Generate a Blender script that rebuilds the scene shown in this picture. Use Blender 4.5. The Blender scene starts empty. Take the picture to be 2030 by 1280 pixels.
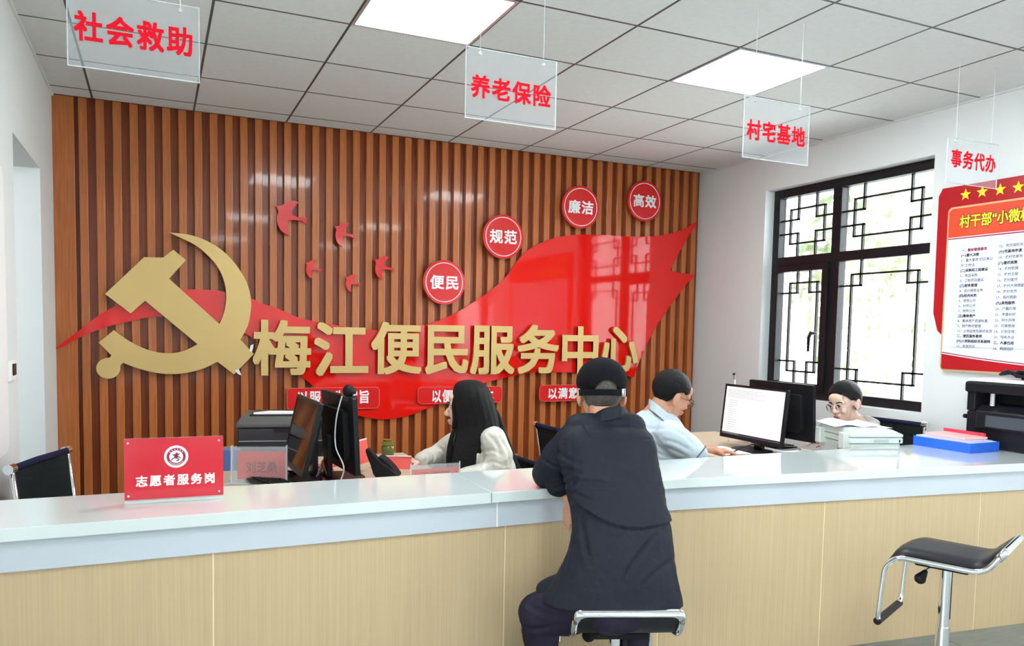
import bpy, bmesh, math, random
from mathutils import Vector, Matrix, noise
from mathutils.geometry import tessellate_polygon
random.seed(7)
S = bpy.context.scene
COL = S.collection
# ------------------------------------------------------------------ camera
FPX = 1561.374; SX, SY = 3.552, 115.507
YAW, PITCH, ROLL = 0.427248, -0.066543, 0.019654
CAM = Vector((0.3532, -5.5902, 1.4388))
cy, sy, cp, sp, cr, sr = math.cos(YAW), math.sin(YAW), math.cos(PITCH), math.sin(PITCH), math.cos(ROLL), math.sin(ROLL)
FW = Vector((sy*cp, cy*cp, sp)); R0 = Vector((cy, -sy, 0)); U0 = R0.cross(FW)
RT = R0*cr + U0*sr; UP = U0*cr - R0*sr
cam = bpy.data.cameras.new('camera'); camo = bpy.data.objects.new('camera', cam); COL.objects.link(camo)
cam.sensor_fit = 'HORIZONTAL'; cam.sensor_width = 36; cam.lens = 36*FPX/2030
cam.shift_x = -SX/2030; cam.shift_y = SY/2030; cam.clip_start = 0.05; cam.clip_end = 200
M = Matrix.Identity(4)
for k in range(3):
    M[k][0] = RT[k]; M[k][1] = UP[k]; M[k][2] = -FW[k]; M[k][3] = CAM[k]
camo.matrix_world = M
S.camera = camo
# ------------------------------------------------------------------ world, exposure
S.view_settings.view_transform = 'Standard'; S.view_settings.look = 'None'
S.view_settings.gamma = 1.0; S.view_settings.use_curve_mapping = False
S.view_settings.exposure = 0.22
SKY = 15.0; LAMP = 27.0
w = bpy.data.worlds.new('world'); S.world = w; w.use_nodes = True
bg = w.node_tree.nodes['Background']; bg.inputs[0].default_value = (0.93, 0.97, 1.0, 1); bg.inputs[1].default_value = SKY

# ------------------------------------------------------------------ helpers
CH = 2.85; XL = -0.2265; XR = 4.7933; YB = 0.2309
def ray(px, py): return FW + RT*((px-1015-SX)/FPX) - UP*((py-640-SY)/FPX)
def P(px, py, d): return CAM + ray(px, py)*d
def AX(px, py, x): v = ray(px, py); return CAM + v*((x-CAM.x)/v.x)
def AY(px, py, y): v = ray(px, py); return CAM + v*((y-CAM.y)/v.y)
def AZ(px, py, z): v = ray(px, py); return CAM + v*((z-CAM.z)/v.z)
RV = Vector((R0.x, R0.y, 0)).normalized(); FV = Vector((FW.x, FW.y, 0)).normalized(); ZV = Vector((0, 0, 1))

WM = {}
def link(name, data, parent=None, kind=None):
    o = bpy.data.objects.new(name, data); COL.objects.link(o)
    if parent is not None:
        o.parent = parent
        o.matrix_parent_inverse = WM.get(parent.name, Matrix.Identity(4)).inverted()
    WM[o.name] = Matrix.Identity(4)
    if kind: o['kind'] = kind
    return o
def thing(name, label, cat, loc=(0, 0, 0), group=None):
    o = bpy.data.objects.new(name, None); COL.objects.link(o); o.location = loc; o.empty_display_size = .1
    WM[o.name] = Matrix.Translation(Vector(loc))
    o['label'] = label; o['category'] = cat
    if group: o['group'] = group
    return o
def tag(o, label, cat, group=None):
    o['label'] = label; o['category'] = cat
    if group: o['group'] = group
    return o
def place(root, loc, rz=0.0, M=None):
    root.matrix_basis = M if M is not None else Matrix.Translation(Vector(loc)) @ Matrix.Rotation(rz, 4, 'Z')
def dup(root, label=None):
    def cpy(o, par):
        c = o.copy(); COL.objects.link(c); c.parent = par
        if par is not None: c.matrix_parent_inverse = o.matrix_parent_inverse.copy()
        for ch in [x for x in list(COL.objects) if x.parent == o]: cpy(ch, c)
        return c
    r = cpy(root, None)
    if label: r['label'] = label
    return r

class B:
    def __init__(s): s.v = []; s.f = []
    def add(s, vs, fs):
        n = len(s.v); s.v += [Vector(v) for v in vs]; s.f += [tuple(i+n for i in f) for f in fs]; return s
    def box(s, a, b, M=None):
        (x0, y0, z0), (x1, y1, z1) = a, b
        vs = [Vector(q) for q in ((x0,y0,z0),(x1,y0,z0),(x1,y1,z0),(x0,y1,z0),(x0,y0,z1),(x1,y0,z1),(x1,y1,z1),(x0,y1,z1))]
        if M is not None: vs = [M @ q for q in vs]
        return s.add(vs, [(0,3,2,1),(4,5,6,7),(0,1,5,4),(1,2,6,5),(2,3,7,6),(3,0,4,7)])
    def beam(s, p, q, wx, wy, side=(0, 0, 1)):
        p, q = Vector(p), Vector(q); d = (q-p).normalized(); a = Vector(side); a = (a-d*a.dot(d)).normalized(); b = d.cross(a)
        vs = [c+a*i*wx/2+b*j*wy/2 for c in (p, q) for i, j in ((-1,-1),(1,-1),(1,1),(-1,1))]
        return s.add(vs, [(0,1,2,3),(7,6,5,4),(0,4,5,1),(1,5,6,2),(2,6,7,3),(3,7,4,0)])
    def loft(s, rings, cap=True, closed=False):
        n = len(rings[0]); vs = [p for r in rings for p in r]; fs = []
        m = len(rings)
        for i in range(m if closed else m-1):
            for j in range(n):
                fs.append((i*n+j, i*n+(j+1)%n, ((i+1)%m)*n+(j+1)%n, ((i+1)%m)*n+j))
        if cap and not closed: fs += [tuple(reversed(range(n))), tuple((m-1)*n+j for j in range(n))]
        return s.add(vs, fs)
    def tube(s, path, r, seg=12, closed=False, flat=None):
        path = [Vector(p) for p in path]; n = len(path); rings = []
        rr = r if isinstance(r, (list, tuple)) else [r]*n
        t0 = None; a = None
        for i in range(n):
            if closed: t = (path[(i+1) % n]-path[i-1]).normalized()
            else: t = (path[min(i+1, n-1)]-path[max(i-1, 0)]).normalized()
            if a is None:
                h = Vector((0, 0, 1)) if abs(t.z) < .9 else Vector((1, 0, 0))
                a = (h-t*h.dot(t)).normalized()
            else:
                a = (a-t*a.dot(t)); a = a.normalized() if a.length > 1e-6 else Vector((1, 0, 0))
            b = t.cross(a)
            rings.append([path[i]+(a*math.cos(k*2*math.pi/seg)+b*math.sin(k*2*math.pi/seg)*(flat or 1))*rr[i] for k in range(seg)])
        return s.loft(rings, cap=not closed, closed=closed)
    def cyl(s, p, q, r, seg=20, r2=None): return s.tube([p, q], [r, r if r2 is None else r2], seg)
    def ell(s, c, r, M=None, nu=20, nv=12):
        c = Vector(c); vs = []; 
        for i in range(1, nv):
            t = math.pi*i/nv
            for j in range(nu):
                u = 2*math.pi*j/nu; vs.append(Vector((r[0]*math.sin(t)*math.cos(u), r[1]*math.sin(t)*math.sin(u), r[2]*math.cos(t))))
        vs += [Vector((0, 0, r[2])), Vector((0, 0, -r[2]))]
        fs = [((i*nu+j), ((i+1)*nu+j), ((i+1)*nu+(j+1) % nu), (i*nu+(j+1) % nu)) for i in range(nv-2) for j in range(nu)]
        T = len(vs)-2
        fs += [(T, j, (j+1) % nu) for j in range(nu)] + [(T+1, (nv-2)*nu+(j+1) % nu, (nv-2)*nu+j) for j in range(nu)]
        vs = [c+v for v in vs]
        if M is not None: vs = [M @ v for v in vs]
        return s.add(vs, fs)
    def cap(s, p, q, r1, r2, M=None, n=14):
        p, q = Vector(p), Vector(q); d = q-p; L = d.length
        d = d.normalized() if L > 1e-9 else Vector((0, 0, 1))
        h = Vector((0, 0, 1)) if abs(d.z) < .9 else Vector((1, 0, 0)); a = (h-d*h.dot(d)).normalized(); b = d.cross(a)
        rings = []
        for c, r, sgn in ((p, r1, -1), (q, r2, 1)):
            for k in range(1, 5):
                ang = (k if sgn < 0 else 5-k)*math.pi/2/4 - (0 if sgn < 0 else math.pi/8)
                ang = max(.12, min(math.pi/2, (k if sgn < 0 else 5-k)*math.pi/8))
                rad = r*math.sin(ang); off = sgn*r*math.cos(ang)
                rings.append([c+d*off+(a*math.cos(2*math.pi*j/n)+b*math.sin(2*math.pi*j/n))*rad for j in range(n)])
        if M is not None: rings = [[M @ v for v in r] for r in rings]
        return s.loft(rings)
    def chain(s, pts, rs, M=None):
        for i in range(len(pts)-1): s.cap(pts[i], pts[i+1], rs[i], rs[i+1], M)
        return s
    def prism(s, pts, o, u, v, n, t):
        """2-D outline pts placed at o + x*u + y*v, thickness t along n"""
        o, u, v, n = Vector(o), Vector(u), Vector(v), Vector(n)
        N = len(pts)
        tri = [tuple(t_) for t_ in tessellate_polygon([[Vector((x, y, 0)) for x, y in pts]])]
        a = [o+u*x+v*y for x, y in pts]; b = [p+n*t for p in a]
        fs = [tuple(i+N for i in f) for f in tri] + [tuple(reversed(f)) for f in tri] + [(i, (i+1) % N, (i+1) % N+N, i+N) for i in range(N)]
        return s.add(a+b, fs)
    def mesh(s, name, mat=None, smooth=False, fixn=True):
        me = bpy.data.meshes.new(name); me.from_pydata([tuple(v) for v in s.v], [], s.f)
        if fixn:
            bm = bmesh.new(); bm.from_mesh(me); bmesh.ops.recalc_face_normals(bm, faces=bm.faces); bm.to_mesh(me); bm.free()
        if mat: me.materials.append(mat)
        if smooth:
            me.polygons.foreach_set('use_smooth', [True]*len(me.polygons))
        me.update(); return me
    def build(s, name, mat, parent=None, smooth=False, bevel=0, kind=None, seg=2, auto=None):
        me = s.mesh(name, mat, smooth); o = link(name, me, parent, kind)
        if bevel:
            m = o.modifiers.new('bevel', 'BEVEL'); m.width = bevel; m.segments = seg; m.limit_method = 'ANGLE'; m.angle_limit = .6
        if auto:
            bm = bmesh.new(); bm.from_mesh(me)
            for e in bm.edges:
                if len(e.link_faces) == 2 and e.calc_face_angle(0) > auto: e.smooth = False
            bm.to_mesh(me); bm.free()
        return o

def apply_mods(mesh, mods, name):
    o = bpy.data.objects.new('tmp_work', mesh); COL.objects.link(o)
    for typ, props in mods:
        m = o.modifiers.new('m', typ)
        for k, v in props.items(): setattr(m, k, v)
    dg = bpy.context.evaluated_depsgraph_get(); r = bpy.data.meshes.new_from_object(o.evaluated_get(dg))
    bpy.data.objects.remove(o); r.name = name; return r
def fuse(b, name, mat, parent, voxel=.006, it=6, fn=None, smooth_f=.5):
    me = b.mesh(name, mat)
    r = apply_mods(me, [('REMESH', dict(mode='VOXEL', voxel_size=voxel, use_smooth_shade=True)), ('SMOOTH', dict(factor=smooth_f, iterations=it))], name)
    if fn:
        ns = [v.normal.copy() for v in r.vertices]
        for v, n in zip(r.vertices, ns): v.co += n*fn(v.co, n)
    r.materials.clear(); r.materials.append(mat)
    r.polygons.foreach_set('use_smooth', [True]*len(r.polygons)); r.update()
    return link(name, r, parent)

# ------------------------------------------------------------------ materials
def mat(name, col, rough=.5, metal=0., spec=.5, noise_amt=0., nscale=20., bump=0., bscale=60., stretch=None, coat=0., alpha=None, trans=0., emit=0., col2=None, sheen=0., ior=1.45, bdist=.01):
    m = bpy.data.materials.new(name); m.use_nodes = True; nt = m.node_tree; b = nt.nodes['Principled BSDF']
    b.inputs['Base Color'].default_value = (*col, 1); b.inputs['Roughness'].default_value = rough; b.inputs['Metallic'].default_value = metal
    b.inputs['Specular IOR Level'].default_value = spec; b.inputs['Coat Weight'].default_value = coat; b.inputs['Coat Roughness'].default_value = .06
    b.inputs['Transmission Weight'].default_value = trans; b.inputs['IOR'].default_value = ior; b.inputs['Sheen Weight'].default_value = sheen
    if alpha is not None: b.inputs['Alpha'].default_value = alpha
    if emit: b.inputs['Emission Color'].default_value = (*col, 1); b.inputs['Emission Strength'].default_value = emit
    if noise_amt or bump:
        tc = nt.nodes.new('ShaderNodeTexCoord'); mp = nt.nodes.new('ShaderNodeMapping'); nt.links.new(tc.outputs['Object'], mp.inputs[0])
        if stretch: mp.inputs['Scale'].default_value = stretch
    if noise_amt:
        n = nt.nodes.new('ShaderNodeTexNoise'); n.inputs['Scale'].default_value = nscale; n.inputs['Detail'].default_value = 6; nt.links.new(mp.outputs[0], n.inputs[0])
        r = nt.nodes.new('ShaderNodeValToRGB'); r.color_ramp.elements[0].position = .3; r.color_ramp.elements[1].position = .7
        c2 = col2 or tuple(c*(1-noise_amt) for c in col)
        r.color_ramp.elements[0].color = (*c2, 1); r.color_ramp.elements[1].color = (*col, 1)
        nt.links.new(n.outputs[0], r.inputs[0]); nt.links.new(r.outputs[0], b.inputs['Base Color'])
    if bump:
        n2 = nt.nodes.new('ShaderNodeTexNoise'); n2.inputs['Scale'].default_value = bscale; n2.inputs['Detail'].default_value = 4; nt.links.new(mp.outputs[0], n2.inputs[0])
        bp = nt.nodes.new('ShaderNodeBump'); bp.inputs['Strength'].default_value = bump; bp.inputs['Distance'].default_value = bdist
        nt.links.new(n2.outputs[0], bp.inputs['Height']); nt.links.new(bp.outputs[0], b.inputs['Normal'])
    return m
MT = dict(
 wall=mat('wall paint', (.76,.785,.78), .55, bump=.08, bscale=90, bdist=.002),
 wallpink=mat('wall paint warm', (.79,.825,.83), .55, bump=.08, bscale=90, bdist=.002),
 tile=mat('ceiling tile', (.76,.79,.78), .8, noise_amt=.05, nscale=30, bump=.25, bscale=180, bdist=.002),
 void=mat('ceiling void', (.05,.055,.05), .9),
 grid=mat('ceiling grid', (.10,.11,.10), .5, metal=.3),
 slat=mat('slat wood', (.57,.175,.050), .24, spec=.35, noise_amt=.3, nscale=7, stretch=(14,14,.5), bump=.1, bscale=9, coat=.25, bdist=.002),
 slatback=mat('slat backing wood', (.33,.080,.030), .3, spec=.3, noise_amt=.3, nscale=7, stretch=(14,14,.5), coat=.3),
 flag=mat('red acrylic', (.80,.010,.006), .05, coat=.45, spec=.35),
 red=mat('red plate', (.70,.012,.012), .18, coat=.3),
 gold=mat('brushed gold', (.66,.46,.18), .42, metal=.35, bump=.06, bscale=150, stretch=(1,1,8), bdist=.001),
 rim=mat('pale red rim', (.85,.30,.26), .3),
 fadedink=mat('faded ink', (.36,.05,.045), .6),
 white=mat('white print', (.9,.87,.88), .4),
 top=mat('white worktop', (.68,.74,.73), .09, coat=.5, noise_amt=.03, nscale=4),
 fascia=mat('pale fascia', (.56,.60,.66), .2, coat=.2),
 maple=mat('maple laminate', (.60,.445,.265), .42, noise_amt=.13, nscale=5, stretch=(26,26,.35), bump=.03),
 seam=mat('seam strip', (.85,.70,.46), .4),
 floor=mat('floor tile', (.24,.265,.255), .3, noise_amt=.25, nscale=6, stretch=(1,5,1)),
 grout=mat('grout', (.08,.08,.08), .9),
 black=mat('black plastic', (.010,.010,.013), .38, spec=.3),
 blackm=mat('black matte', (.009,.009,.011), .6, spec=.25),
 mesh=mat('black chair mesh', (.012,.015,.015), .8, spec=.15, bump=.5, bscale=400, bdist=.001),
 navy=mat('navy chair fabric', (.012,.012,.04), .8, spec=.2),
 chrome=mat('chrome', (.85,.86,.88), .08, metal=1.),
 silver=mat('silver plastic', (.6,.62,.66), .3, metal=.5),
 alu=mat('dark window frame', (.012,.011,.014), .4, spec=.3),
 desk=mat('desk laminate', (.56,.43,.30), .45, noise_amt=.12, nscale=5, stretch=(3,20,20)),
 screenoff=mat('dark screen', (.012,.010,.010), .07, coat=.6),
 paper=mat('paper', (.88,.88,.92), .7),
 copier=mat('grey copier plastic', (.60,.655,.63), .5),
 copier2=mat('darker grey copier plastic', (.44,.48,.47), .5),  # darker grey of the copier's rear cover, grip and slot
 blue=mat('blue plastic tray', (.02,.13,.68), .35, coat=.2),
 lav=mat('lavender folder', (.62,.62,.88), .4),
 redf=mat('red folder', (.75,.05,.09), .35),
 pink=mat('pink paper', (.88,.52,.50), .7),
 redcard=mat('red card', (.78,.10,.08), .5),
 redlet=mat('red vinyl letters', (.90,.012,.03), .7, spec=.1),
 darktext=mat('dark ink', (.03,.02,.025), .6),
 yellow=mat('yellow print', (.95,.80,.03), .5),
 orange=mat('orange print', (.80,.10,.035), .4, noise_amt=.4, nscale=1.5, col2=(.68,.02,.015)),
 redprint=mat('red print', (.47,.012,.018), .3),
 goldrim=mat('gold rim', (.70,.45,.24), .35),
 board=mat('board print', (.76,.80,.93), .4),
 maroon=mat('maroon ink', (.32,.01,.06), .5),
 vred=mat('volunteer sign red', (.66,.011,.03), .12, coat=.8),
 jacket=mat('dark navy jacket', (.0115,.0135,.023), .65, spec=.22, bump=.25, bscale=28, bdist=.012),
 cap=mat('black cap cloth', (.006,.0055,.008), .85, spec=.15, bump=.2, bscale=300, bdist=.001),
 trouser=mat('dark purple trousers', (.022,.018,.034), .8, spec=.2, bump=.15, bscale=50),
 skin=mat('skin', (.60,.30,.19), .5, noise_amt=.12, nscale=18),
 skinf=mat('fair skin', (.78,.52,.41), .5, noise_amt=.06, nscale=18),
 lip=mat('lips', (.58,.035,.035), .4),
 hair=mat('black hair', (.006,.005,.0055), .5, spec=.28, bump=.7, bscale=70, stretch=(6,6,.5), bdist=.01),
 greyhair=mat('grey cropped hair', (.10,.085,.08), .6, noise_amt=.6, nscale=120),
 blouse=mat('cream satin blouse', (.60,.57,.50), .33, bump=.35, bscale=20, sheen=.2, bdist=.02),
 polo=mat('pale blue polo', (.52,.60,.66), .65, bump=.15, bscale=18, bdist=.015),
 polodk=mat('polo piping', (.10,.14,.20), .7),
 green=mat('green glass', (.12,.14,.03), .15, coat=.5),
 leaf=mat('leaves', (.42,.52,.33), .8, noise_amt=.4, nscale=3),
 fence=mat('white fence', (.85,.85,.85), .5),
 ground=mat('outside paving', (.8,.8,.78), .9),
 eye=mat('eye', (.75,.72,.7), .2), iris=mat('iris', (.03,.015,.01), .2),
)
# pane glass: thin, mostly transparent with a reflective coat
def glass(name, tint, fac):
    m = bpy.data.materials.new(name); m.use_nodes = True; nt = m.node_tree; nt.nodes.clear()
    out = nt.nodes.new('ShaderNodeOutputMaterial'); mix = nt.nodes.new('ShaderNodeMixShader'); tr = nt.nodes.new('ShaderNodeBsdfTransparent'); gl = nt.nodes.new('ShaderNodeBsdfGlossy')
    tr.inputs[0].default_value = (*tint, 1); gl.inputs['Roughness'].default_value = .03
    lw = nt.nodes.new('ShaderNodeFresnel'); lw.inputs[0].default_value = 1.45
    ad = nt.nodes.new('ShaderNodeMath'); ad.operation = 'MULTIPLY'; ad.inputs[1].default_value = fac
    nt.links.new(lw.outputs[0], ad.inputs[0]); nt.links.new(ad.outputs[0], mix.inputs[0]); nt.links.new(tr.outputs[0], mix.inputs[1]); nt.links.new(gl.outputs[0], mix.inputs[2]); nt.links.new(mix.outputs[0], out.inputs[0])
    return m
MT['glass'] = glass('window glass', (.96,.98,.97), .8)
MT['acryl'] = mat('clear acrylic', (.80,.87,.93), .08, alpha=.15, coat=.6)
MT['acryle'] = mat('acrylic edge', (.86,.92,.92), .2, alpha=.55)
MT['lamp'] = mat('lamp diffuser', (.90, .97, 1), .5, emit=LAMP)

def text(body, name, mt, parent, o, u, v, w=None, h=None, size=None, off=0., ext=.0005, space=1., center=False, bold=0, fitv=True, res=3):
    """flat lettering: lower-left corner o, unit axes u (right) and v (up)"""
    cu = bpy.data.curves.new('t', 'FONT'); cu.body = body; cu.extrude = 0; cu.resolution_u = res; cu.space_character = space
    t = bpy.data.objects.new('t', cu); COL.objects.link(t)
    dg = bpy.context.evaluated_depsgraph_get(); me = bpy.data.meshes.new_from_object(t.evaluated_get(dg))
    bpy.data.objects.remove(t); bpy.data.curves.remove(cu)
    xs = [q.co.x for q in me.vertices]; ys = [q.co.y for q in me.vertices]
    x0, x1, y0, y1 = min(xs), max(xs), min(ys), max(ys)
    if size: sx_ = sy_ = size; x0 = 0 if not center else (x0+x1)/2; y0 = 0
    else: sx_ = w/(x1-x0); sy_ = (h/(y1-y0)) if h else sx_
    u, v, o = Vector(u).normalized(), Vector(v).normalized(), Vector(o); n = u.cross(v)
    for q in me.vertices: q.co = o + u*((q.co.x-x0)*sx_) + v*((q.co.y-y0)*sy_) + n*(.0006)
    bm = bmesh.new(); bm.from_mesh(me)
    bmesh.ops.remove_doubles(bm, verts=bm.verts, dist=1e-6)
    if bold:            # heavier strokes: the same outline laid again a little to each side
        src = bm.faces[:]; k = 0
        for q, e in ((0, 1), (1, 0), (0, -1), (-1, 0), (1, 1), (1, -1), (-1, -1), (-1, 1)):
            k += 1; d = bmesh.ops.duplicate(bm, geom=src)
            for vv in d['geom']:
                if isinstance(vv, bmesh.types.BMVert): vv.co += u*(q*bold*sx_)+v*(e*bold*sy_)+n*(k*.00005)
    r = bmesh.ops.extrude_face_region(bm, geom=bm.faces[:])
    for q in r['geom']:
        if isinstance(q, bmesh.types.BMVert): q.co += n*ext
    bmesh.ops.recalc_face_normals(bm, faces=bm.faces); bm.to_mesh(me); bm.free()
    me.materials.clear(); me.materials.append(mt); me.name = name
    return link(name, me, parent)
def smoothpath(pts, closed=False, n=6):
    """Catmull-Rom through points (2-D or 3-D)"""
    out = []; N = len(pts); pts = [Vector(p) for p in pts]
    for i in range(N if closed else N-1):
        p0 = pts[(i-1) % N] if closed or i > 0 else pts[0]; p1 = pts[i]; p2 = pts[(i+1) % N]; p3 = pts[(i+2) % N] if closed or i+2 < N else pts[-1]
        for k in range(n):
            t = k/n; out.append(.5*((2*p1)+(p2-p0)*t+(2*p0-5*p1+4*p2-p3)*t*t+(3*p1-p0-3*p2+p3)*t**3))
    if not closed: out.append(pts[-1])
    return out
def rrect(x0, y0, x1, y1, r, n=5):
    pts = []
    for cx, cy_, a in ((x1-r, y0+r, -90), (x1-r, y1-r, 0), (x0+r, y1-r, 90), (x0+r, y0+r, 180)):
        for k in range(n+1):
            t = math.radians(a+90*k/n); pts.append((cx+r*math.cos(t), cy_+r*math.sin(t)))
    return pts
X, Y, Z = Vector((1, 0, 0)), Vector((0, 1, 0)), Vector((0, 0, 1))
# ================================================================== SETTING
YR = -9.2
# back wall with slats
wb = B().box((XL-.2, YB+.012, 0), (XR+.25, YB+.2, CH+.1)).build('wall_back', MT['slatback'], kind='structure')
# left broad panel then slats, period about 98 mm
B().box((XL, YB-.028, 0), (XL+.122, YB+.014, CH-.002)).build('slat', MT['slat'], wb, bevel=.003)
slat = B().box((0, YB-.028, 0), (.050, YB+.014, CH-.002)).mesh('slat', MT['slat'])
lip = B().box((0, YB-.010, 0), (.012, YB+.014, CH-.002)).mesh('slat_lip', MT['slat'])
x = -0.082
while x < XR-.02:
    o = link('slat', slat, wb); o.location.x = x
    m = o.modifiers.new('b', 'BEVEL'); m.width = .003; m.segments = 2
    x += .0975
# right wall with window opening, left wall with opening
WY0, WY1, WZ0, WZ1 = -.615, -2.115, .95, 2.575
def wall_x(name, x0, x1, ymin, ymax, holes, mt):
    b = B(); holes = sorted(holes); y = ymin
    for (a, c, z0, z1) in holes:
        b.box((x0, y, 0), (x1, a, CH+.1)); 
        if z0 > 0: b.box((x0, a, 0), (x1, c, z0))
        b.box((x0, a, z1), (x1, c, CH+.1)); y = c
    b.box((x0, y, 0), (x1, ymax, CH+.1))
    return b.build(name, mt, kind='structure')
wall_x('wall_right', XR, XR+.22, YR, YB+.012, [(WY1, WY0, WZ0, WZ1), (-8.7, -7.2, WZ0, WZ1), (-6.6, -4.6, WZ0, WZ1)], MT['wallpink'])
wall_x('wall_left', XL-.24, XL, YR, YB+.012, [(-8.6, -4.3, .8, 2.4), (-1.35, -.42, 0, 2.28)], MT['wall'])
b = B(); b.box((XL-.24, YR-.2, 0), (XR+.22, YR, CH+.1))
b.build('wall_front', MT['wall'], kind='structure')
# unseen corridor past the left doorway, end wall raised to limit daylight on jamb
b = B(); b.box((XL-1.7, -3.3, -.1), (XL-1.5, .2, 2.6)); b.box((XL-1.7, .0, -.1), (XL-.24, .2, 2.6)); b.box((XL-1.7, -3.3, 2.5), (XL-.24, .2, 2.6)); b.box((XL-1.5, -3.3, -.1), (XL-.24, .0, -.006))
b.box((XL-1.5, -3.3, -.1), (XL-.24, -3.1, 1.9)); b.build('wall_corridor_baffle', MT['wall'], kind='structure')
# floor with tiles
fl = B().box((XL-.24, YR-.2, -.15), (XR+.22, YB+.2, -.006)).build('floor', MT['grout'], kind='structure')
ft = B().box((.002, .002, -.006), (.798, .798, 0)).mesh('floor_tile', MT['floor'])
for i in range(7):
    for j in range(12):
        x0, y0 = XL+.8*i, YB-.8*(j+1)
        if x0+.8 > XR: continue
        o = link('floor_tile', ft, fl); o.location = (x0, y0, 0)
B().box((XL+4.802, YR, -.006), (XR, YB, 0)).build('floor_tile', MT['floor'], fl)
# ceiling
ce = B().box((XL-.24, YR-.2, CH+.012), (XR+.22, YB+.2, CH+.15)).build('ceiling', MT['void'], kind='structure')
lights = [(2, 3), (5, 3), (2, 8), (5, 8), (2, 13), (5, 13)]
full = B().box((.006, .006, 0), (.594, .594, .010)).mesh('ceiling_tile', MT['tile'])
xs = [XL]+[.6*i for i in range(0, 8)]+[XR]; ys = [YB-.028]+[-.6*j for j in range(0, 16)]
for i in range(len(xs)-1):
    for j in range(len(ys)-1):
        x0, x1, y1, y0 = xs[i], xs[i+1], ys[j], ys[j+1]
        if (i-1, j-1) in lights: continue
        if abs(x1-x0-.6) < .001 and abs(y1-y0-.6) < .001:
            o = link('ceiling_tile', full, ce); o.location = (x0, y0, CH)
        else:
            B().box((x0+.006, y0+.006, CH), (x1-.006, y1-.006, CH+.010)).build('ceiling_tile', MT['tile'], ce)
for xx in xs[1:-1]: B().box((xx-.0055, YR, CH-.001), (xx+.0055, YB, CH+.012)).build('grid_bar', MT['grid'], ce)
for yy in ys[1:]: B().box((XL, yy-.0055, CH-.0012), (XR, yy+.0055, CH+.0125)).build('grid_bar', MT['grid'], ce)
B().box((XL, YR, CH-.012), (XL+.012, YB-.028, CH)).build('trim_1', MT['wall'], kind='structure')
B().box((XR-.012, YR, CH-.012), (XR, YB-.028, CH)).build('trim_2', MT['wall'], kind='structure')
names = {(2, 3): 'square white ceiling light panel nearer the left, directly above the counter', (5, 3): 'square white ceiling light panel on the right, near the window wall'}
for (i, j) in lights:
    x0, y0 = .6*i, -.6*(j+1)
    t = thing('ceiling_light', names.get((i, j), 'square white ceiling light panel in the %s row, %s behind the counter queue' % ('left' if i == 2 else 'right', 'middle one' if j == 8 else 'rear one')), 'light', (x0+.3, y0+.3, CH))
    b = B()
    for a, c in (((.003, .003), (.597, .018)), ((.003, .582), (.597, .597)), ((.003, .018), (.018, .582)), ((.582, .018), (.597, .582))):
        b.box((x0+a[0], y0+a[1], CH-.004), (x0+c[0], y0+c[1], CH+.010))
    b.build('frame', MT['silver'], t)
    B().box((x0+.018, y0+.018, CH-.001), (x0+.582, y0+.582, CH+.006)).build('diffuser', MT['lamp'], t)

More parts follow.
